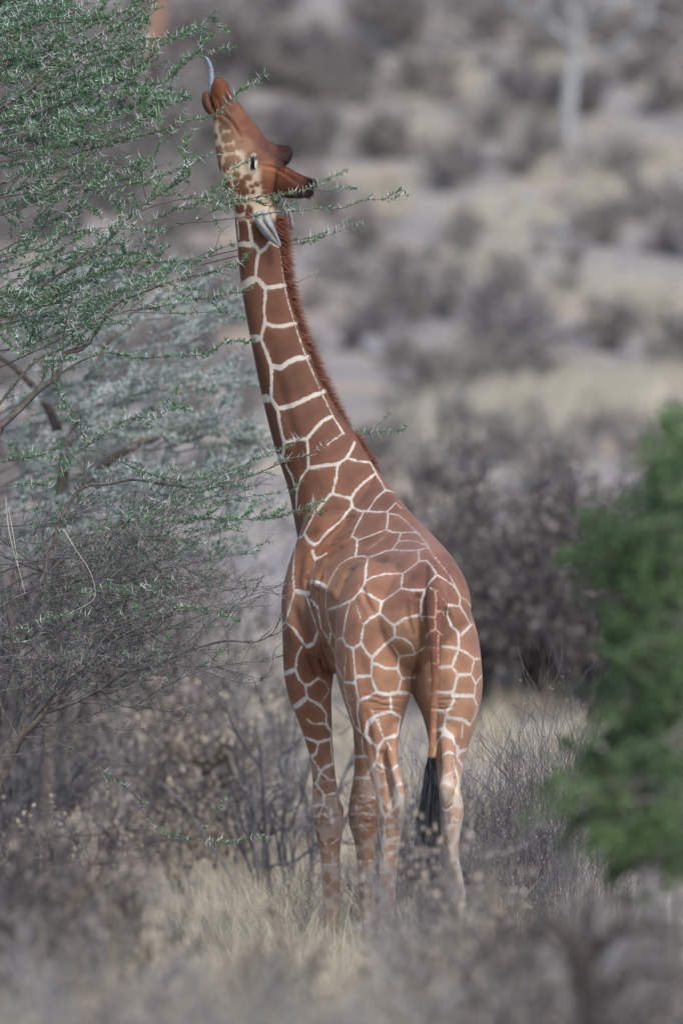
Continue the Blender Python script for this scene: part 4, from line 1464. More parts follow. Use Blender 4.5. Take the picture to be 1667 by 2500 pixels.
B = []   # (points, depth start, depth end, r0, r1, leaf, thorn, twig gap, twig length)
def add(pts, Ya, Yb, r0=.004, r1=.0014, leaf=1.0, thorn=.28, gap=.068, kl=.23): B.append((pts, Ya, Yb, r0, r1, leaf, thorn, gap, kl))
add([(-60, 300), (80, 214), (107, 174), (147, 125), (170, 80), (232, 49), (308, 27), (360, -20)], 39.8, 39.7, .010, .003)
add([(-50, 160), (0, 134), (45, 85), (85, 58), (125, 18), (150, -20)], 39.8, 39.9)
add([(40, 230), (134, 165), (196, 130), (250, 90), (312, 50), (400, -10)], 39.7, 39.8)
add([(-40, 230), (0, 214), (76, 188), (165, 196), (223, 183), (277, 152), (330, 107)], 39.9, 39.9)
add([(-40, 285), (0, 268), (89, 250), (192, 228), (268, 196), (353, 152), (393, 112), (446, 89), (522, 47)], 40.0, 40.1)
add([(0, 330), (90, 280), (200, 240), (313, 190), (360, 165), (390, 163)], 40.1, 40.0)
add([(-20, 370), (45, 348), (147, 308), (268, 286), (339, 254), (388, 214), (428, 178), (455, 147), (487, 124), (495, 100)], 40.1, 40.5, .005)
add([(455, 150), (495, 134), (530, 124), (566, 116)], 40.45, 40.55, .003, .0012, .95, .42, .2, .05)
add([(0, 395), (45, 388), (134, 353), (205, 321), (286, 286), (384, 250), (428, 232), (470, 243)], 39.9, 40.1)
add([(-20, 420), (89, 371), (196, 344), (312, 312), (415, 241)], 40.2, 40.0)
add([(-20, 460), (134, 393), (214, 366), (312, 339), (384, 321), (437, 299), (513, 286), (545, 262), (565, 240), (590, 220), (625, 201)], 40.2, 40.42, .006, .0012, .95, .42, .1, .14)
add([(-20, 455), (89, 420), (196, 402), (312, 411), (348, 415), (379, 379), (388, 357)], 39.9, 39.8)
add([(-20, 480), (112, 451), (223, 446), (303, 437), (339, 415)], 40.2, 40.2)
add([(180, 455), (223, 464), (272, 473), (290, 513), (299, 545), (305, 570)], 39.8, 39.7)
add([(357, 487), (344, 420), (335, 395)], 39.9, 39.8)
add([(100, 700), (125, 683), (200, 634), (259, 594), (295, 553), (330, 518), (384, 478), (442, 442), (464, 424), (455, 393), (460, 339)], 39.8, 39.9, .009, .0014)
add([(320, 560), (339, 553), (402, 527), (446, 504), (520, 490), (560, 470)], 39.85, 40.2)
add([(380, 530), (450, 514), (534, 461), (548, 444), (566, 412), (600, 396)], 40.1, 40.40, .004, .0012, .95, .42, .16, .09)
add([(330, 520), (400, 495), (450, 486), (520, 482), (548, 484), (590, 488), (632, 481), (696, 472), (748, 461), (794, 440), (843, 417)], 40.1, 40.38, .005, .0012, .95, .42, .16, .06)
add([(748, 461), (800, 466), (836, 459), (866, 460)], 40.37, 40.36, .003, .0012, .95, .42, .10, .06)
add([(400, 560), (485, 535), (520, 514), (566, 496), (625, 489), (646, 500), (675, 503), (706, 502)], 40.15, 40.34, .004, .0012, .95, .4, .16, .07)
add([(430, 545), (517, 539), (569, 533), (625, 526), (667, 519), (717, 516), (766, 510), (829, 509), (857, 500), (892, 489), (948, 486), (990, 475)], 40.1, 40.30, .0045, .0012, .85, .4, .22, .05)
add([(935, 487), (962, 472), (986, 459)], 40.30, 40.30, .002, .001, .9, .4, .3, .04)
add([(460, 640), (580, 610), (703, 588), (752, 582), (780, 574), (808, 563), (856, 538)], 40.9, 40.95, .003, .001, .8, .4, .2, .04)
add([(480, 650), (600, 620), (706, 600), (759, 588), (801, 574), (885, 546)], 40.92, 40.95, .003, .001, .7, .4, .2, .04)
add([(380, 660), (450, 637), (492, 623), (527, 610), (573, 595)], 40.2, 40.45, .0035, .0015, .15, .5, .16, .08)
add([(525, 611), (538, 570), (559, 550)], 40.35, 40.35, .002, .001, 0, .4, .3, .04)
add([(660, 740), (700, 705), (740, 682), (775, 668)], 41.0, 41.0, .002, .001, 0, .7, .1, .07)
add([(840, 1060), (880, 1054), (905, 1057), (940, 1052), (976, 1054)], 41.2, 41.2, .003, .001, .9, .4, .06, .05)
add([(895, 1056), (925, 1035), (948, 1012)], 41.2, 41.2, .002, .001, .4, .4, .1, .05)
# the big limb of the middle and its sprays
add([(0, 1042), (43, 1004), (96, 951), (139, 918), (158, 865), (201, 851), (230, 817), (258, 774), (287, 741), (344, 717), (430, 683), (520, 664), (574, 650)], 39.95, 40.4, .021, .0025, .9, .42, .10, .26)
add([(-30, 1020), (0, 985), (29, 947), (62, 908), (96, 875), (143, 856), (191, 827), (225, 793), (260, 760)], 39.9, 39.8, .011, .003, .8, .4)
add([(153, 865), (158, 808), (172, 746), (178, 720)], 39.9, 39.8, .007, .003, .7, .4)
add([(139, 918), (201, 880), (268, 860), (325, 875), (411, 870), (502, 865), (550, 837), (583, 833), (600, 836)], 39.95, 40.2, .006, .0012, .95, .42, .12, .12)
add([(270, 770), (330, 763), (430, 765), (520, 762), (560, 766), (600, 780)], 39.9, 40.3, .003, .001, .25, .4, .15, .12)
add([(120, 840), (158, 808), (287, 765), (383, 750), (478, 731), (588, 714)], 39.9, 40.3)
add([(60, 780), (96, 750), (215, 727), (335, 707), (454, 683), (578, 650)], 40.0, 40.4)
add([(-20, 790), (60, 760), (160, 700), (260, 660), (380, 640), (480, 640)], 39.8, 39.9)
add([(-20, 860), (80, 840), (180, 800), (280, 790)], 40.1, 40.1)
# lower limb with green sprays reaching the giraffe's chest
add([(100, 1420), (134, 1320), (148, 1272), (177, 1219), (210, 1186), (268, 1181), (325, 1171), (392, 1181), (469, 1190), (526, 1181), (598, 1167), (670, 1138), (708, 1119), (750, 1112), (775, 1095), (800, 1075)], 40.0, 40.36, .012, .0014, .95, .42, .09, .16)
add([(205, 1190), (208, 1080), (187, 1018), (160, 985), (146, 965)], 39.95, 39.8, .005, .0015, .6, .4, .09, .15)
add([(190, 1105), (206, 1095), (258, 1056), (316, 1023), (373, 1018), (440, 992)], 39.9, 39.9, .004, .0012, .7, .42)
add([(210, 1090), (300, 1130), (390, 1165), (470, 1170), (560, 1150), (650, 1110), (705, 1090)], 40.0, 40.38)
add([(240, 1270), (335, 1257), (478, 1238), (598, 1214), (708, 1202)], 40.0, 40.5, .004, .0012, .6)
add([(220, 1290), (287, 1286), (478, 1267), (600, 1268), (680, 1262), (746, 1240)], 40.0, 40.42, .004, .0012, .85)
add([(160, 1330), (300, 1290), (430, 1230), (520, 1190), (600, 1190)], 39.9, 40.1)
add([(-20, 1130), (60, 1120), (120, 1105), (150, 1085)], 39.9, 39.9)
add([(-20, 1190), (60, 1180), (110, 1180), (160, 1150)], 39.8, 39.8)
add([(110, 1340), (240, 1300), (360, 1310), (480, 1295), (580, 1280)], 39.9, 40.0, .004, .0012, .5)
# bare grey lower part
D = dict(leaf=.0, thorn=.6)
def dead(pts, Ya, Yb, r0, gap=.07, kl=.3, leaf=0.0): B.append((pts, Ya, Yb, r0, .0014, leaf, .34, gap * .8, kl))
dead([(43, 1800), (96, 1747), (172, 1718), (239, 1685), (306, 1642), (373, 1627), (459, 1589), (550, 1565), (617, 1568), (660, 1551), (684, 1517)], 40.1, 40.2, .017)
dead([(60, 1780), (120, 1704), (163, 1661), (206, 1627), (253, 1580), (325, 1541), (407, 1503), (480, 1480)], 40.1, 39.9, .016)
dead([(163, 1661), (167, 1599), (191, 1556), (220, 1508), (225, 1446), (240, 1400)], 40.0, 39.9, .010)
dead([(0, 1720), (40, 1600), (90, 1480), (115, 1400), (120, 1340)], 40.1, 40.0, .016)
dead([(43, 1800), (62, 1713), (48, 1637), (43, 1600), (10, 1500)], 40.1, 39.9, .012)
dead([(240, 1590), (320, 1540), (430, 1500), (560, 1470), (684, 1430)], 39.9, 40.0, .005)
dead([(268, 1508), (400, 1470), (500, 1450), (593, 1436), (684, 1429)], 39.9, 40.1, .004)
dead([(411, 1618), (478, 1632), (564, 1661), (622, 1666), (660, 1637), (670, 1589), (689, 1570)], 40.2, 40.2, .003, .14, .12)
dead([(335, 1640), (383, 1728), (440, 1733), (497, 1713), (564, 1661), (610, 1580)], 40.1, 40.1, .003, .14, .12)
dead([(86, 1771), (239, 1773), (306, 1783), (411, 1766), (478, 1742), (550, 1700)], 40.1, 40.0, .003, .12, .16)
dead([(60, 1800), (115, 1804), (201, 1843), (249, 1881), (311, 1924), (344, 1957), (349, 1981), (378, 2020), (440, 2044), (526, 2055), (584, 2053), (638, 2038)], 40.1, 39.9, .0045, .3, .10, .55)
dead([(480, 2046), (517, 1996), (550, 1955)], 39.95, 39.9, .002, .2, .04, .8)
dead([(0, 1850), (100, 1830), (200, 1800), (330, 1770)], 40.0, 39.9, .004, .1, .2)
dead([(-30, 1380), (80, 1370), (200, 1350), (320, 1330), (420, 1300)], 39.9, 40.0, .006, .06, .3, .1)
dead([(-30, 1500), (60, 1450), (180, 1420), (320, 1400), (450, 1380), (600, 1350)], 39.9, 40.1, .006, .06, .3, .1)
dead([(225, 1446), (300, 1420), (420, 1410), (520, 1390), (575, 1420), (640, 1410)], 40.0, 40.1, .005, .06, .28, .1)
dead([(315, 1422), (430, 1402), (550, 1440), (590, 1420), (640, 1417)], 39.9, 40.0, .003, .1, .2)
dead([(180, 1560), (300, 1520), (400, 1490), (470, 1484), (535, 1498), (585, 1518)], 39.8, 39.7, .0035, .14, .12, .9)
dead([(-20, 1560), (60, 1530), (120, 1510), (180, 1500)], 39.8, 39.7, .0035, .1, .14, .9)
dead([(120, 1460), (220, 1440), (330, 1430), (420, 1460)], 39.8, 39.7, .004, .08, .2, .7)
dead([(0, 1660), (90, 1640), (200, 1570), (330, 1480), (420, 1440)], 40.2, 40.3, .006, .06, .3)
dead([(100, 1740), (230, 1650), (360, 1560), (500, 1500), (620, 1480)], 40.3, 40.4, .006, .06, .3)
dead([(60, 1600), (160, 1520), (300, 1470), (420, 1440), (540, 1430)], 40.4, 40.5, .005, .06, .3)
# more green sprays behind and between, and more bare ones below
re = np.random.default_rng(5)
for k in range(72):
    x0, y0 = re.uniform(-80, 190), re.uniform(40, 880)
    L = re.uniform(180, 400) * (1 - .25 * (y0 < 200)); a = math.radians(re.uniform(8, 34))
    lim = np.interp(y0, [0, 300, 500, 700, 860], [330, 400, 500, 520, 480])
    L = min(L, max(120, (lim - x0) / math.cos(a)))
    c = re.uniform(-.12, .12)
    pts = [(x0 + L * t * math.cos(a), y0 - L * t * math.sin(a) + c * L * math.sin(t * 3.1)) for t in np.linspace(0, 1, 6)]
    Yd = re.uniform(39.5, 40.8)
    pts.insert(0, (-90, y0 + (x0 + 90) * math.tan(a) * .7))
    if k >= 46: pts = [(q[0] * .6 - 60, q[1] * .5 if k % 2 else q[1]) for q in pts]
    add(pts, Yd, Yd + re.uniform(-.2, .3), .0042, .0012, .95, .42, .085, .24)
for k in range(66):
    x0, y0 = re.uniform(-60, 330), re.uniform(1290, 1780)
    L = re.uniform(160, 380); a = math.radians(re.uniform(0, 45))
    c = re.uniform(-.15, .15)
    pts = [(x0 + L * t * math.cos(a), y0 - L * t * math.sin(a) + c * L * math.sin(t * 3.1)) for t in np.linspace(0, 1, 6)]
    ank = min(((43, 1800), (96, 1747), (163, 1661), (206, 1627), (120, 1704), (40, 1600), (115, 1400), (90, 1480), (225, 1446), (239, 1685), (306, 1642)), key=lambda q: abs(q[0] - x0 + 40) + abs(q[1] - y0 - 40))
    if x0 > -20: pts.insert(0, ank)
    Yd = re.uniform(39.6, 41.2)
    dead(pts, Yd, Yd + re.uniform(-.2, .3), .0045, .06, .28, .06)
for k, (pts, Ya, Yb, r0, r1, leaf, th, gap, kl) in enumerate(B):
    branch(acacia, AM if leaf >= .5 else AD, path3(pts, Ya, Yb), r0, r1, leaf, th, gap, kl, 100 + k)

# pale stripped bark curls hanging from the limbs
M['strip'] = noisy_mat('bark_strip', (.42, .38, .33), (.62, .58, .52), 12)
for pts, Ya in (([(15, 1215), (22, 1290), (35, 1350), (50, 1400), (62, 1450)], 39.7), ([(22, 1240), (34, 1310), (45, 1380)], 39.7), ([(155, 1290), (185, 1340), (215, 1385), (230, 1425), (228, 1465), (165, 1500)], 39.7)):
    g = Geo(); P = path3(pts, Ya, Ya - .05); g.tube(P, np.linspace(.0019, .0009, len(P)), 4)
    g.build('bark_strip', M['strip'], acacia)

# paler acacia standing a few metres behind the first
back = empty('acacia_tree', (*W(120, 2080, 46.5)[:2], float(ground_z(-1.9, 46.5))))
tag(back, 'blurred grey-green acacia just behind the thorny one, dark trunk showing through it', 'tree')
BM = (M['bark'], M['leaf_far'], M['thorn'])
tr = Geo()
tr.tube(path3([(105, 2100), (120, 1800), (140, 1450), (150, 1200), (168, 1090), (225, 970), (250, 850), (330, 790)], 46.5, 46.3), np.linspace(.06, .015, 29), 9)
tr.tube(path3([(150, 1250), (260, 1130), (400, 1060), (520, 1010)], 46.4, 46.2), np.linspace(.04, .01, 13), 7)
tr.tube(path3([(160, 1110), (120, 1000), (40, 900), (-60, 840)], 46.4, 46.2), np.linspace(.04, .01, 13), 7)
tr.build('trunk', M['bark'], back, smooth=True)
for k in range(85):
    x0, y0 = re.uniform(-80, 440), re.uniform(760, 1380)
    L = re.uniform(160, 330); a = math.radians(re.uniform(-8, 32))
    L = min(L, max(90, (665 - x0) / math.cos(a)))
    pts = [(x0 + L * t * math.cos(a), y0 - L * t * math.sin(a) + re.uniform(-6, 6)) for t in np.linspace(0, 1, 5)]
    Yd = re.uniform(45, 47.5)
    branch(back, BM, path3(pts, Yd, Yd + re.uniform(-.3, .3)), .006, .002, .75, .8, .10, .30, 400 + k, lsize=.030, tlen=.06)

# ================================================================== MIDDLE GROUND, HILLSIDE, FOREGROUND
# pale grass round and behind the legs
def dens_near(x, y):
    px = CX + x * FPX / y
    return np.clip(.55 + .45 * np.sin(x * 1.7 + 1) * np.sin(y * .9), .25, 1) * np.where(px > 1250, .6, 1)
grass('dry_grass', 26000, (-3.2, 3.4), (36.0, 52), .42, .0022, M['straw'], dens_near, .35, 26)
grass('dry_grass', 16000, (-.9, 1.6), (42.0, 50), .55, .0026, M['straw'], None, .30, 30)
grass('dry_grass', 14000, (-5, 6), (50, 72), .5, .005, M['straw'], None, .35, 22)
grass('dry_grass', 22000, (-12, 14), (70, 165), .45, .014, M['straw'], lambda x, y: .6 * np.clip(.25 + .9 * np.sin(x * .7 + 2 + y * .09) * np.sin(y * .21 + x * .13), .05, 1), .4, 24)

grass('dry_grass', 20000, (-2.6, 2.6), (29.0, 38.5), .66, .0028, M['straw'], None, .32, 24)
grass('dry_grass', 22000, (-1.8, 1.9), (22.0, 31), .95, .0030, M['straw'], None, .25, 22)
# dark dry bushes right behind the giraffe
for x, h, w, lb in ((1180, 560, 1.1, 'dark leafless thicket right behind the giraffe rump'), (1330, 600, 1.15, 'tallest of the dark leafless thickets between giraffe and green bush'), (1480, 520, 1.2, 'dark leafless thicket partly hidden by the green bush')):
    Y = 64.5 + rng.uniform(-1, 1)
    gx = (x - CX) * Y / FPX
    for q in range(4):
        xx, yy_ = gx + rng.normal() * .35, Y + rng.normal() * .8
        place('dark', xx, yy_, h * Y / FPX * rng.uniform(.8, 1.05), lb if q == 0 else ('dark bare shrub packed ' + ('nearest behind the giraffe rump', 'in the middle of the thickets', 'behind the left side of the green bush')[(x > 1200) + (x > 1400)]), 'dark thickets ' + ('nearest the rump', 'in the middle', 'beside the green bush')[(x > 1200) + (x > 1400)], wx=.85)
# leaf littered shrubs behind the legs on the left
for x, y0, h, Y, key in ((640, 2080, 640, 46.2, 'trunky'), (735, 2080, 600, 46.8, 'trunky'), (690, 2060, 480, 51, 'bare'), (600, 2040, 430, 52, 'dark'), (560, 2060, 430, 51, 'litter'), (470, 2050, 400, 52, 'litter'), (380, 2060, 420, 52.5, 'litter'), (300, 2070, 420, 51, 'bare'), (220, 2080, 400, 53, 'litter'),
                         (640, 2070, 240, 49, 'litter'), (540, 2080, 230, 49.5, 'litter'), (440, 2080, 260, 49, 'litter'), (330, 2080, 250, 50, 'litter'), (120, 2080, 330, 52, 'bare'), (40, 2050, 900, 54, 'bare'), (130, 2050, 1000, 55, 'bare'), (230, 2040, 900, 54.5, 'bare'), (330, 2050, 820, 55, 'bare'), (430, 2050, 760, 54, 'bare'), (520, 2040, 640, 55, 'bare'), (-30, 2050, 1000, 55, 'dark'), (90, 2040, 760, 56, 'dark'), (290, 2040, 700, 56, 'dark'), (90, 2110, 300, 45.3, 'litter'), (170, 2110, 260, 45.6, 'litter'), (20, 2110, 330, 45.5, 'dark'), (60, 2080, 430, 48, 'dark'), (150, 2080, 400, 48.5, 'bare'), (250, 2090, 300, 47.5, 'litter'), (-10, 2080, 420, 48, 'bare'), (720, 2070, 200, 50, 'litter'), (850, 2030, 170, 53, 'bare')):
    Y += rng.uniform(-.4, .4)
    where = 'at the left edge' if x < 110 else 'below the acacia trunk' if x < 260 else 'under the hanging acacia twigs' if x < 420 else 'left of the branching dark shrubs' if x < 600 else 'right behind the giraffe front legs'
    lb = {'trunky': 'dark branching leafless shrub rising behind the giraffe front leg, %s' % ('left one' if x < 700 else 'right one'), 'dark': 'dark twiggy shrub %s' % where, 'bare': '%s bare grey shrub behind the acacia, %s' % ('tall' if h > 600 else 'low', where), 'litter': 'dry shrub full of brown curled leaves, %s' % where}[key]
    place(key, (x - CX) * Y / FPX, Y, h * Y / FPX, lb, {'trunky': 'branching shrubs behind the front leg', 'dark': 'dark shrubs behind the front legs', 'bare': 'bare shrubs, ' + where, 'litter': 'brown leaved shrubs, ' + where}[key], wx=.8)

# thin dry stalks in focus beside and behind the hind legs
wr = np.random.default_rng(9)
for k in range(62):
    px = wr.uniform(930, 1500) if k > 10 else wr.uniform(955, 1060)
    Y = wr.uniform(40.2, 43.5)
    top = np.interp(px, [930, 1000, 1060, 1150, 1300, 1400, 1500], [1800, 1720, 1760, 1640, 1600, 1560, 1640]) + wr.uniform(0, 330)
    z = CAMZ - (top - HZ) * Y / FPX
    sw = 'between the giraffe hind legs' if px < 1010 else 'behind the black tail tuft' if px < 1080 else 'behind the right hind leg' if px < 1160 else 'just right of the right hind leg' if px < 1250 else 'between the hind leg and the green bush' if px < 1380 else 'at the left edge of the green bush'
    place('weed', (px - CX) * Y / FPX, Y, max(.5, z / 1.05), '%s thin dry branching stalk %s' % ('tall' if top < 1800 else 'short', sw), '%s dry stalks %s' % ('tall' if top < 1800 else 'short', sw), 'weed', wx=.72, var=k)
for k in range(16):
    px = wr.uniform(640, 960); Y = wr.uniform(41, 43.5)
    place('weed', (px - CX) * Y / FPX, Y, wr.uniform(.45, .8), 'low dry stalk in the grass around the giraffe front legs', 'low stalks round the front legs', 'weed', wx=1.0, var=k)

# ---- hillside
HB = [(880, 190, 90, 'hill'), (1090, 470, 110, 'hilldark'), (1140, 440, 100, 'hilldark'), (1260, 270, 100, 'hilldark'), (1330, 290, 100, 'hilldark'), (1420, 285, 100, 'hilldark'), (1640, 280, 110, 'hilldark'), (1050, 650, 60, 'hilldark'), (960, 330, 50, 'hilldark'), (1180, 165, 60, 'hilldark'),  # dark shrubs beneath the pale tree stand in for the shade there
      (700, 180, 130, 'hill'), (620, 130, 110, 'hilldark'), (780, 110, 110, 'hill'), (1240, 880, 170, 'hilldark'), (1300, 930, 150, 'hilldark'), (1190, 840, 130, 'hill'), (920, 800, 130, 'hill'), (980, 900, 100, 'hilldark'), (860, 860, 120, 'hilldark'), (760, 760, 120, 'hill'),
      (1480, 600, 120, 'hill'), (1560, 540, 130, 'hill'), (1640, 620, 120, 'hilldark'), (1380, 720, 120, 'hill'), (1500, 860, 130, 'hill'), (1640, 900, 120, 'hill'), (1070, 780, 130, 'hill'), (880, 620, 110, 'hill'), (780, 520, 110, 'hill'), (730, 400, 110, 'hilldark'), (820, 330, 80, 'hill'),
      (420, 420, 140, 'hill'), (480, 560, 140, 'hill'), (300, 520, 140, 'hill'), (150, 600, 140, 'hilldark'), (450, 300, 130, 'hill'), (250, 350, 140, 'hilldark'), (80, 420, 140, 'hill'), (560, 200, 130, 'hill'), (430, 180, 130, 'hilldark'), (180, 190, 140, 'hill'), (60, 300, 130, 'hill'), (330, 120, 100, 'hill'),
      (1000, 100, 90, 'hill'), (1500, 120, 120, 'hill'), (1580, 200, 120, 'hill'), (1240, 60, 90, 'hill'), (1120, 30, 80, 'hill'), (900, 60, 100, 'hill'), (1640, 80, 110, 'hill'), (1010, 980, 110, 'hill'), (1120, 1080, 100, 'hill'), (1420, 1080, 120, 'hill'), (1560, 1120, 130, 'hill'), (1230, 1130, 110, 'hill'), (960, 1120, 90, 'hill'), (1350, 1200, 130, 'hill')]
hr = np.random.default_rng(13)
for k in range(150):
    HB.append((hr.uniform(-60, 1740), hr.uniform(40, 1260), hr.uniform(45, 120), 'hill' if hr.uniform() < .88 else 'hilldark'))
for k in range(46):
    HB.append((hr.uniform(-60, 520), hr.uniform(150, 1250), hr.uniform(110, 190), 'hill' if hr.uniform() < .6 else 'hilldark'))
for k in range(16):
    HB.append((hr.uniform(420, 1000), hr.uniform(60, 260), hr.uniform(90, 150), 'hill' if hr.uniform() < .4 else 'hilldark'))
for k in range(10):
    HB.append((hr.uniform(1000, 1700), hr.uniform(40, 240), hr.uniform(80, 140), 'hill' if hr.uniform() < .5 else 'hilldark'))
def zone(px, py):
    if px < 480: return 'showing between the acacia twigs at upper left' if py < 620 else 'showing through the grey acacia at left'
    if py < 260: return 'high on the slope above the giraffe head' if px < 950 else ('near the top edge between the giraffe and the pale tree' if px < 1300 else 'around the pale leafless tree')
    if py < 650: return 'right of the giraffe head' if px < 1000 else ('beside the rocks on the slope' if px < 1460 else 'on the slope at the right edge, above the green bush')
    if py < 1000: return 'right of the giraffe neck' if px < 1150 else 'on the slope midway up the right side'
    return 'on the lower slope above the dark thickets' if px > 780 else 'low behind the giraffe neck and the acacia'
for px, py, h, key in HB:
    if abs(px - 1388) < 75 and 335 < py < 480: continue
    x, y, z = ground_hit(px, py, 56)
    zn = zone(px, py)
    word = 'grey' if key == 'hill' else 'dark'
    place(key, x, y, h * y / FPX * hr.uniform(.55, 1.5), 'blurred %s shrub %s' % (word, zn), '%s shrubs %s' % (word, zn), wx=hr.uniform(.9, 1.5), z=z - .03)

# rocks on the slope
def rock(px, py, wpx, label, dark=0):
    x, y, z = ground_hit(px, py, 50)
    s = wpx * y / FPX / 2
    v, f = lathe_ellipsoid((0, 0, 0), (1, 1, 1), 12, 9)
    v = np.array(v)
    r_ = np.random.default_rng(int(px))
    for _ in range(7):                                     # knock flat faces off a ball
        nrm = r_.normal(size=3); nrm /= np.linalg.norm(nrm); d = r_.uniform(.55, .85)
        ov = np.clip(v @ nrm - d, 0, None); v -= ov[:, None] * nrm
    v *= np.array([1.0, .8, .62]) * s
    g = Geo(); g.add(v, f)
    o = g.build('rock', M['rock']); o.location = (x, y, z + s * .18)
    tag(o, label, 'rock')
rock(1222, 525, 75, 'blurred grey boulder, leftmost of the rocks on the slope at upper right')
rock(1290, 505, 85, 'blurred blue-grey boulder, the topmost of the rock cluster on the slope')
rock(1365, 575, 70, 'small blurred grey rock, lowest of the cluster on the slope')
rock(1310, 565, 60, 'low grey rock below the biggest boulder on the slope')
rock(1432, 485, 40, 'small dark rock right of the boulder cluster on the slope')
rock(920, 865, 80, 'pale grey rock blurred on the slope behind the giraffe neck')

# straw tussocks that show as pale patches
M['pale_straw'] = noisy_mat('pale_tussock', (.38, .345, .275), (.54, .49, .395), 1.0, trans=.25)
def tussocks(spots):
    g = Geo()
    for px, py, rx, n in spots:
        for _ in range(n):
            x, y, z = ground_hit(px + hr.normal() * rx * .5, py + hr.normal() * rx * .22, 50)
            m_ = 16
            d = np.stack([hr.normal(size=m_) * .45, hr.normal(size=m_) * .45, np.ones(m_)], 1); d /= np.linalg.norm(d, axis=1)[:, None]
            hgt = hr.uniform(.25, .55, m_)
            b0 = np.array([x, y, z]) + np.stack([hr.normal(size=m_) * .1, hr.normal(size=m_) * .1, np.zeros(m_)], 1)
            sd_ = np.stack([hr.normal(size=m_), hr.normal(size=m_) * .4, np.zeros(m_)], 1); sd_ /= np.linalg.norm(sd_, axis=1)[:, None]
            v = np.stack([b0 - sd_ * .012, b0 + sd_ * .012, b0 + d * hgt[:, None]], 1).reshape(-1, 3)
            g.add(v, np.arange(m_ * 3).reshape(-1, 3))
    o = g.build('straw_tussocks', M['pale_straw']); tag(o, kind='stuff')
tussocks([(hr.uniform(0, 1700), hr.uniform(60, 1250), hr.uniform(60, 160), int(hr.uniform(14, 34))) for _ in range(20)] + [(1060, 215, 150, 60), (1150, 540, 60, 30), (1340, 545, 60, 25), (1450, 480, 90, 40), (1580, 750, 110, 60), (1310, 1010, 170, 170), (1500, 990, 150, 110), (1250, 1060, 120, 60), (1160, 870, 60, 25), (1000, 1120, 90, 40), (940, 480, 70, 25), (1340, 170, 50, 15), (1600, 400, 60, 20), (440, 500, 90, 30), (1000, 1040, 60, 20), (560, 470, 60, 25), (350, 600, 90, 30), (120, 650, 60, 20)])

# grey tree on the slope, upper right
x, y, z = ground_hit(1385, 345, 60)
ht = empty('bare_tree', (x, y, z - .05))
tag(ht, 'pale grey leafless tree, forked trunk, alone on the slope at upper right', 'tree')
M['pale_bark'] = noisy_mat('pale_bark', (.22, .22, .225), (.34, .34, .335), 3)
s = y / FPX
def up(px, py, dy=0): return np.array([(px - CX) * s, y + dy, CAMZ - (py - HZ) * s])
g = Geo()
g.tube(spline([up(1385, 350), up(1386, 280), (up(1390, 200)), up(1400, 130), up(1402, 90)], 4), np.linspace(20, 14, 17) * s, 10)
g.build('trunk', M['pale_bark'], ht, smooth=True)
def limb(pts, r0, r1, seed):
    g = Geo(); r = np.random.default_rng(seed)
    P = spline(np.array(pts), 5); g.tube(P, np.linspace(r0, r1, len(P)) * s, 7)
    for k in range(3, len(P), 2):
        d = P[min(k + 1, len(P) - 1)] - P[k - 1]; d /= np.linalg.norm(d)
        q = P[k].copy(); dd = rot_dir(d, r.uniform(.4, .9), r); Q = [q]
        for _ in range(5):
            dd = dd + r.normal(size=3) * .2; dd /= np.linalg.norm(dd); q = q + dd * 22 * s; Q.append(q)
        g.tube(np.array(Q), np.linspace(4, 1.5, 6) * s, 4)
    g.build('limb', M['pale_bark'], ht)
limb([up(1400, 120), up(1370, 80), up(1330, 55, .3), up(1280, 30, .4), up(1230, -10, .3)], 10, 4, 1)
limb([up(1400, 110), up(1405, 60), up(1385, 10), up(1370, -60), up(1350, -150)], 11, 4, 2)
limb([up(1402, 120), up(1430, 70), up(1470, 40, -.3), up(1520, 0, -.4), up(1560, -60)], 10, 4, 3)
limb([up(1395, 190), up(1440, 140), up(1490, 120, .4), up(1560, 60, .5), up(1600, 30, .6)], 8, 3, 4)
limb([up(1402, 90), up(1430, 20), up(1450, -60), up(1440, -160)], 9, 3, 5)

# reddish earth bank and dark evergreen at the very top left
M['red_earth'] = noisy_mat('red_earth', (.17, .10, .08), (.27, .165, .125), 3)
x, y, z = ground_hit(330, 240, 60)
g = Geo()
s2 = y / FPX
rings = []
for k, (w, h_) in enumerate(((80, 0), (62, 60), (44, 120), (34, 180), (24, 240), (8, 290))):
    for q in range(14):
        an = q * 2 * math.pi / 14; rr_ = w * s2 * (1 + .18 * math.sin(q * 2.3 + k))
        rings.append((rr_ * math.cos(an) + h_ * s2 * .22, rr_ * math.sin(an), h_ * s2))
f = [(k * 14 + q, k * 14 + (q + 1) % 14, (k + 1) * 14 + (q + 1) % 14, (k + 1) * 14 + q) for k in range(5) for q in range(14)] 
g.add(rings, f); g.add([rings[70 + q] for q in range(14)] + [(290 * s2 * .22, 0, 295 * s2)], [(q, (q + 1) % 14, 14) for q in range(14)])
o = g.build('termite_mound', M['red_earth'], smooth=True); o.location = (x, y, z - .05)
tag(o, 'reddish earth mound blurred behind the acacia twigs at upper left', 'termite mound')

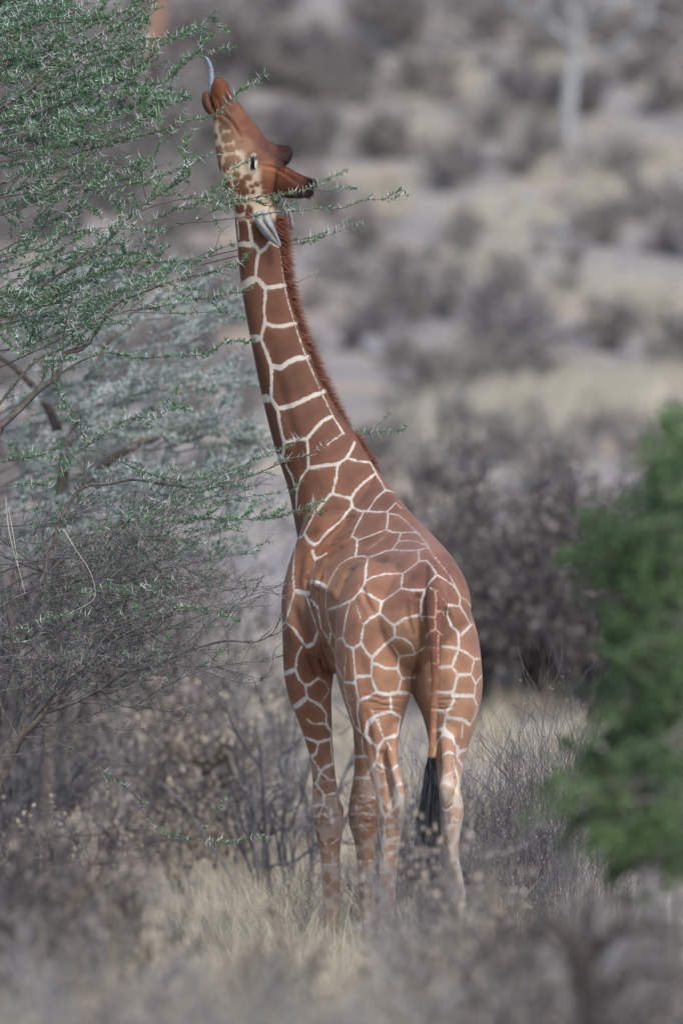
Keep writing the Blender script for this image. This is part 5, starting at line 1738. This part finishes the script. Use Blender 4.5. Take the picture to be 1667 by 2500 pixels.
M['evergreen'] = noisy_mat('evergreen_leaf', (.025, .045, .028), (.06, .09, .05), 1, trans=.2)
def leafy_bush(name, base, blobs, m, n, size, label, cat, stems, seed, group=None, nleafparts=1):
    """blobs: (x, y, z, rx, ry, rz) clumps of leaves on real stems"""
    r = np.random.default_rng(seed)
    root = empty(name, base); tag(root, label, cat, group)
    g = Geo()
    for bx, by, bz, rx, ry, rz in blobs:
        mid = (np.array(base) + np.array([bx, by, bz])) / 2 + r.normal(size=3) * .08
        P = spline(np.array([base, mid, (bx, by, bz)]), 6); g.tube(P, np.linspace(stems, stems * .25, len(P)), 5)
        for _ in range(7):
            e = np.array([bx, by, bz]) + r.normal(size=3) * np.array([rx, ry, rz]) * .6
            st = P[int(r.integers(5, len(P)))]
            Q = spline(np.array([st, (st + e) / 2 + r.normal(size=3) * .05, e]), 3); g.tube(Q, np.linspace(stems * .25, .0015, len(Q)), 3)
    g.build('stems', M['dry_twig'] if name == 'green_bush' else M['bark'], root)
    vol = sum(b[3] * b[4] * b[5] for b in blobs)
    g = Geo()
    for bx, by, bz, rx, ry, rz in blobs:
        kx = max(30, int(n * rx * ry * rz / vol))
        cl = max(6, kx // 40)
        u = r.normal(size=(cl, 3)); u /= np.linalg.norm(u, axis=1)[:, None]
        cen = u * (r.uniform(0, 1, (cl, 1)) ** .45)
        pts = np.repeat(cen, 40, axis=0) + r.normal(size=(cl * 40, 3)) * .24
        c = np.array([bx, by, bz]) + pts * np.array([rx, ry, rz])
        add_leaves(g, c, r.normal(size=c.shape) + np.array([0, 0, .3]), size, r, .3)
    o = g.build('leaves', m, root); tag(o, kind='stuff')
    return root
x, y, z = ground_hit(60, 170, 60)
s3 = y / FPX
leafy_bush('evergreen_bush', (x, y, z), [(x, y, z + 90 * s3, 110 * s3, 110 * s3, 80 * s3), (x + 60 * s3, y, z + 130 * s3, 60 * s3, 60 * s3, 60 * s3), (x - 70 * s3, y, z + 150 * s3, 90 * s3, 90 * s3, 90 * s3)], M['evergreen'], 6000, .14, 'dark green bush blurred in the top left corner behind the acacia', 'bush', .05, 4)

# ---- green bush in front at the right, out of focus
def fp(px, py, Y): return W(px, py, Y)
YB = 26.5
def blob(px, py, r_px, ry=.35, k=1.0, dY=0):
    c = fp(px, py, YB + dY); q = r_px * YB / FPX
    return (c[0], c[1], c[2], q, ry, q * k)
gb_root = leafy_bush('green_bush', tuple(np.array([fp(1640, 2400, YB)[0], YB, 0.0])), [
    blob(1665, 1040, 45), blob(1650, 1160, 70), blob(1670, 1290, 85), blob(1650, 1430, 90), blob(1660, 1600, 100), blob(1590, 1690, 80), blob(1650, 1790, 110), blob(1580, 1870, 95), blob(1660, 1950, 100), blob(1560, 2000, 80)],
    M['green_leaf'], 5000, .032, 'green leafy bush out of focus at the right edge in front of the giraffe', 'bush', .014, 6)

GM = (M['dry_twig'], M['green_leaf'], M['thorn'])
gr2 = np.random.default_rng(77)
for k in range(150):
    py = gr2.uniform(1080, 2120)
    edge = np.interp(py, [1000, 1150, 1250, 1350, 1450, 1560, 1700, 1850, 1960, 2040, 2130], [1660, 1580, 1530, 1440, 1470, 1470, 1470, 1420, 1340, 1430, 1540])
    x1 = edge + abs(gr2.normal()) * 110
    L = gr2.uniform(110, 240); a = math.radians(gr2.uniform(-25, 30))
    pts = [(x1 + L * t * math.cos(a), py + L * t * math.sin(a) + 10 * math.sin(3 * t)) for t in np.linspace(1, 0, 5)]
    Yd = YB + gr2.uniform(-.4, .5)
    branch(gb_root, GM, path3(pts, Yd + .1, Yd), .004, .0015, .75, 0, .09, 0.24, 800 + k, lsize=.028, up=.2)

# ---- dry shrubs in front, out of focus
FS = [(60, 1960, 27, 1.0), (150, 2010, 27.5, .9), (20, 2120, 25, .9), (230, 2080, 28, .8), (-40, 2020, 26, 1.0), (110, 2150, 26, .9),
      (330, 2240, 24, .9), (450, 2270, 25, .9), (560, 2300, 23, .9), (690, 2290, 26, .8), (780, 2320, 22, .9), (620, 2230, 27, .7), (880, 2280, 26, .8), (950, 2200, 29, .75), (1010, 2120, 30, .8), (1060, 2180, 28, .85), (1130, 2150, 28, .9), (1180, 2080, 30, .9),
      (1230, 2200, 25, 1.0), (1300, 2160, 24, 1.0), (1400, 2180, 22, 1.0), (1480, 2200, 23, 1.0), (1560, 2210, 22, 1.0), (1640, 2230, 22, 1.0), (1350, 2250, 21, 1.0), (1520, 2300, 20, 1.0), (1100, 2280, 23, 1.0), (980, 2340, 21, 1.0), (860, 2380, 20, 1.0), (730, 2400, 19, 1.0), (590, 2400, 20, 1.0), (450, 2380, 21, 1.0),
      (300, 2340, 22, 1.0), (180, 2280, 23, 1.0), (60, 2300, 22, 1.0), (1650, 2330, 20, 1.0), (1200, 2340, 20, 1.0), (1420, 2360, 19, 1.0), (1090, 2400, 19, 1.0), (250, 2430, 20, 1.0), (100, 2420, 20, 1.0), (380, 2440, 19, 1.0), (800, 2450, 18, 1.0), (1280, 2440, 18, 1.0), (1580, 2420, 18, 1.0), (540, 2450, 18, 1.0)]
FS += [(1030, 2050, 32, .6), (1100, 2080, 31, .7), (1085, 2110, 30, .7)]
for k, (px, py, Y, w) in enumerate(FS):
    if 640 < px < 1000 and py < 2310: continue
    if k % 3 == 1 and 300 < px < 1180 and py > 2210: continue
    Y = 40 - (40 - Y) * .78
    z = CAMZ - (py - HZ) * Y / FPX
    key = 'litter' if k % 5 == 1 else ('dark' if px < 260 and py < 2200 else ('fore', 'bare')[k % 2])
    x = (px - CX) * Y / FPX
    where = ('at the lower left edge' if px < 120 else 'at lower left beside the dark shrubs' if px < 420 else 'left of the giraffe front hooves' if px < 700 else 'in front of the giraffe front hooves' if px < 930 else
             'in front of the giraffe hind hooves' if px < 1190 else 'below the middle of the green bush' if px < 1450 else 'in the lower right corner')
    tier = 'rising highest' if py < 2215 else ('halfway down' if py < 2330 else 'along the bottom edge')
    kind_ = {'litter': 'brown leaved', 'dark': 'dark twiggy', 'fore': 'grey dry', 'bare': 'bare twiggy'}[key]
    lb = 'blurred %s shrub %s, %s' % (kind_, tier, where)
    gr_ = 'shrubs in front, %s, %s' % (tier, where)
    place(key, x, Y, z * 1.02, lb, gr_, wx=.75 * w / max(.6, z), var=k)

fb_ = empty('dead_branch', tuple(W(1400, 2500, 22.5)[:2]) + (0.0,))
tag(fb_, 'dark brown dead branch, blurred, arching across the lower right foreground', 'branch')
M['brown_bark'] = noisy_mat('brown_bark', (.035, .029, .027), (.085, .068, .06), 20, bump=.4)
g = Geo()
def arc(pts, Ya, Yb, r0, r1):
    P = path3(pts, Ya, Yb); g.tube(P, np.linspace(r0, r1, len(P)), 8)
arc([(1450, 2945), (1445, 2545), (1425, 2365), (1380, 2290), (1310, 2262), (1230, 2285), (1160, 2330)], 22.5, 22.0, .05, .010)
g.build('main_branch', M['brown_bark'], fb_, smooth=True)
for pts, r0 in (([(1425, 2365), (1490, 2285), (1570, 2262), (1690, 2290)], .045), ([(1380, 2290), (1350, 2235), (1300, 2215), (1240, 2225)], .022), ([(1440, 2460), (1520, 2390), (1610, 2370), (1700, 2400)], .035), ([(1310, 2262), (1270, 2330), (1200, 2400)], .018), ([(1425, 2340), (1410, 2260), (1430, 2190)], .014), ([(1490, 2285), (1530, 2210), (1560, 2180)], .014)):
    g = Geo(); arc(pts, 22.4, 22.1, r0 * .7, .006); g.build('side_branch', M['brown_bark'], fb_, smooth=True)

for px, py, Y in ((1380, 2215, 22.6), (1500, 2225, 23.0), (1610, 2240, 22.8), (1260, 2260, 22.4)):
    z = CAMZ - (py - HZ) * Y / FPX
    place('dark', (px - CX) * Y / FPX, Y, z, 'dark brown shrub tangled in the blurred dead branch, %s' % ('left end' if px < 1300 else 'middle' if px < 1450 else 'right of middle' if px < 1550 else 'right end'), 'dark shrubs round the dead branch', wx=.7)
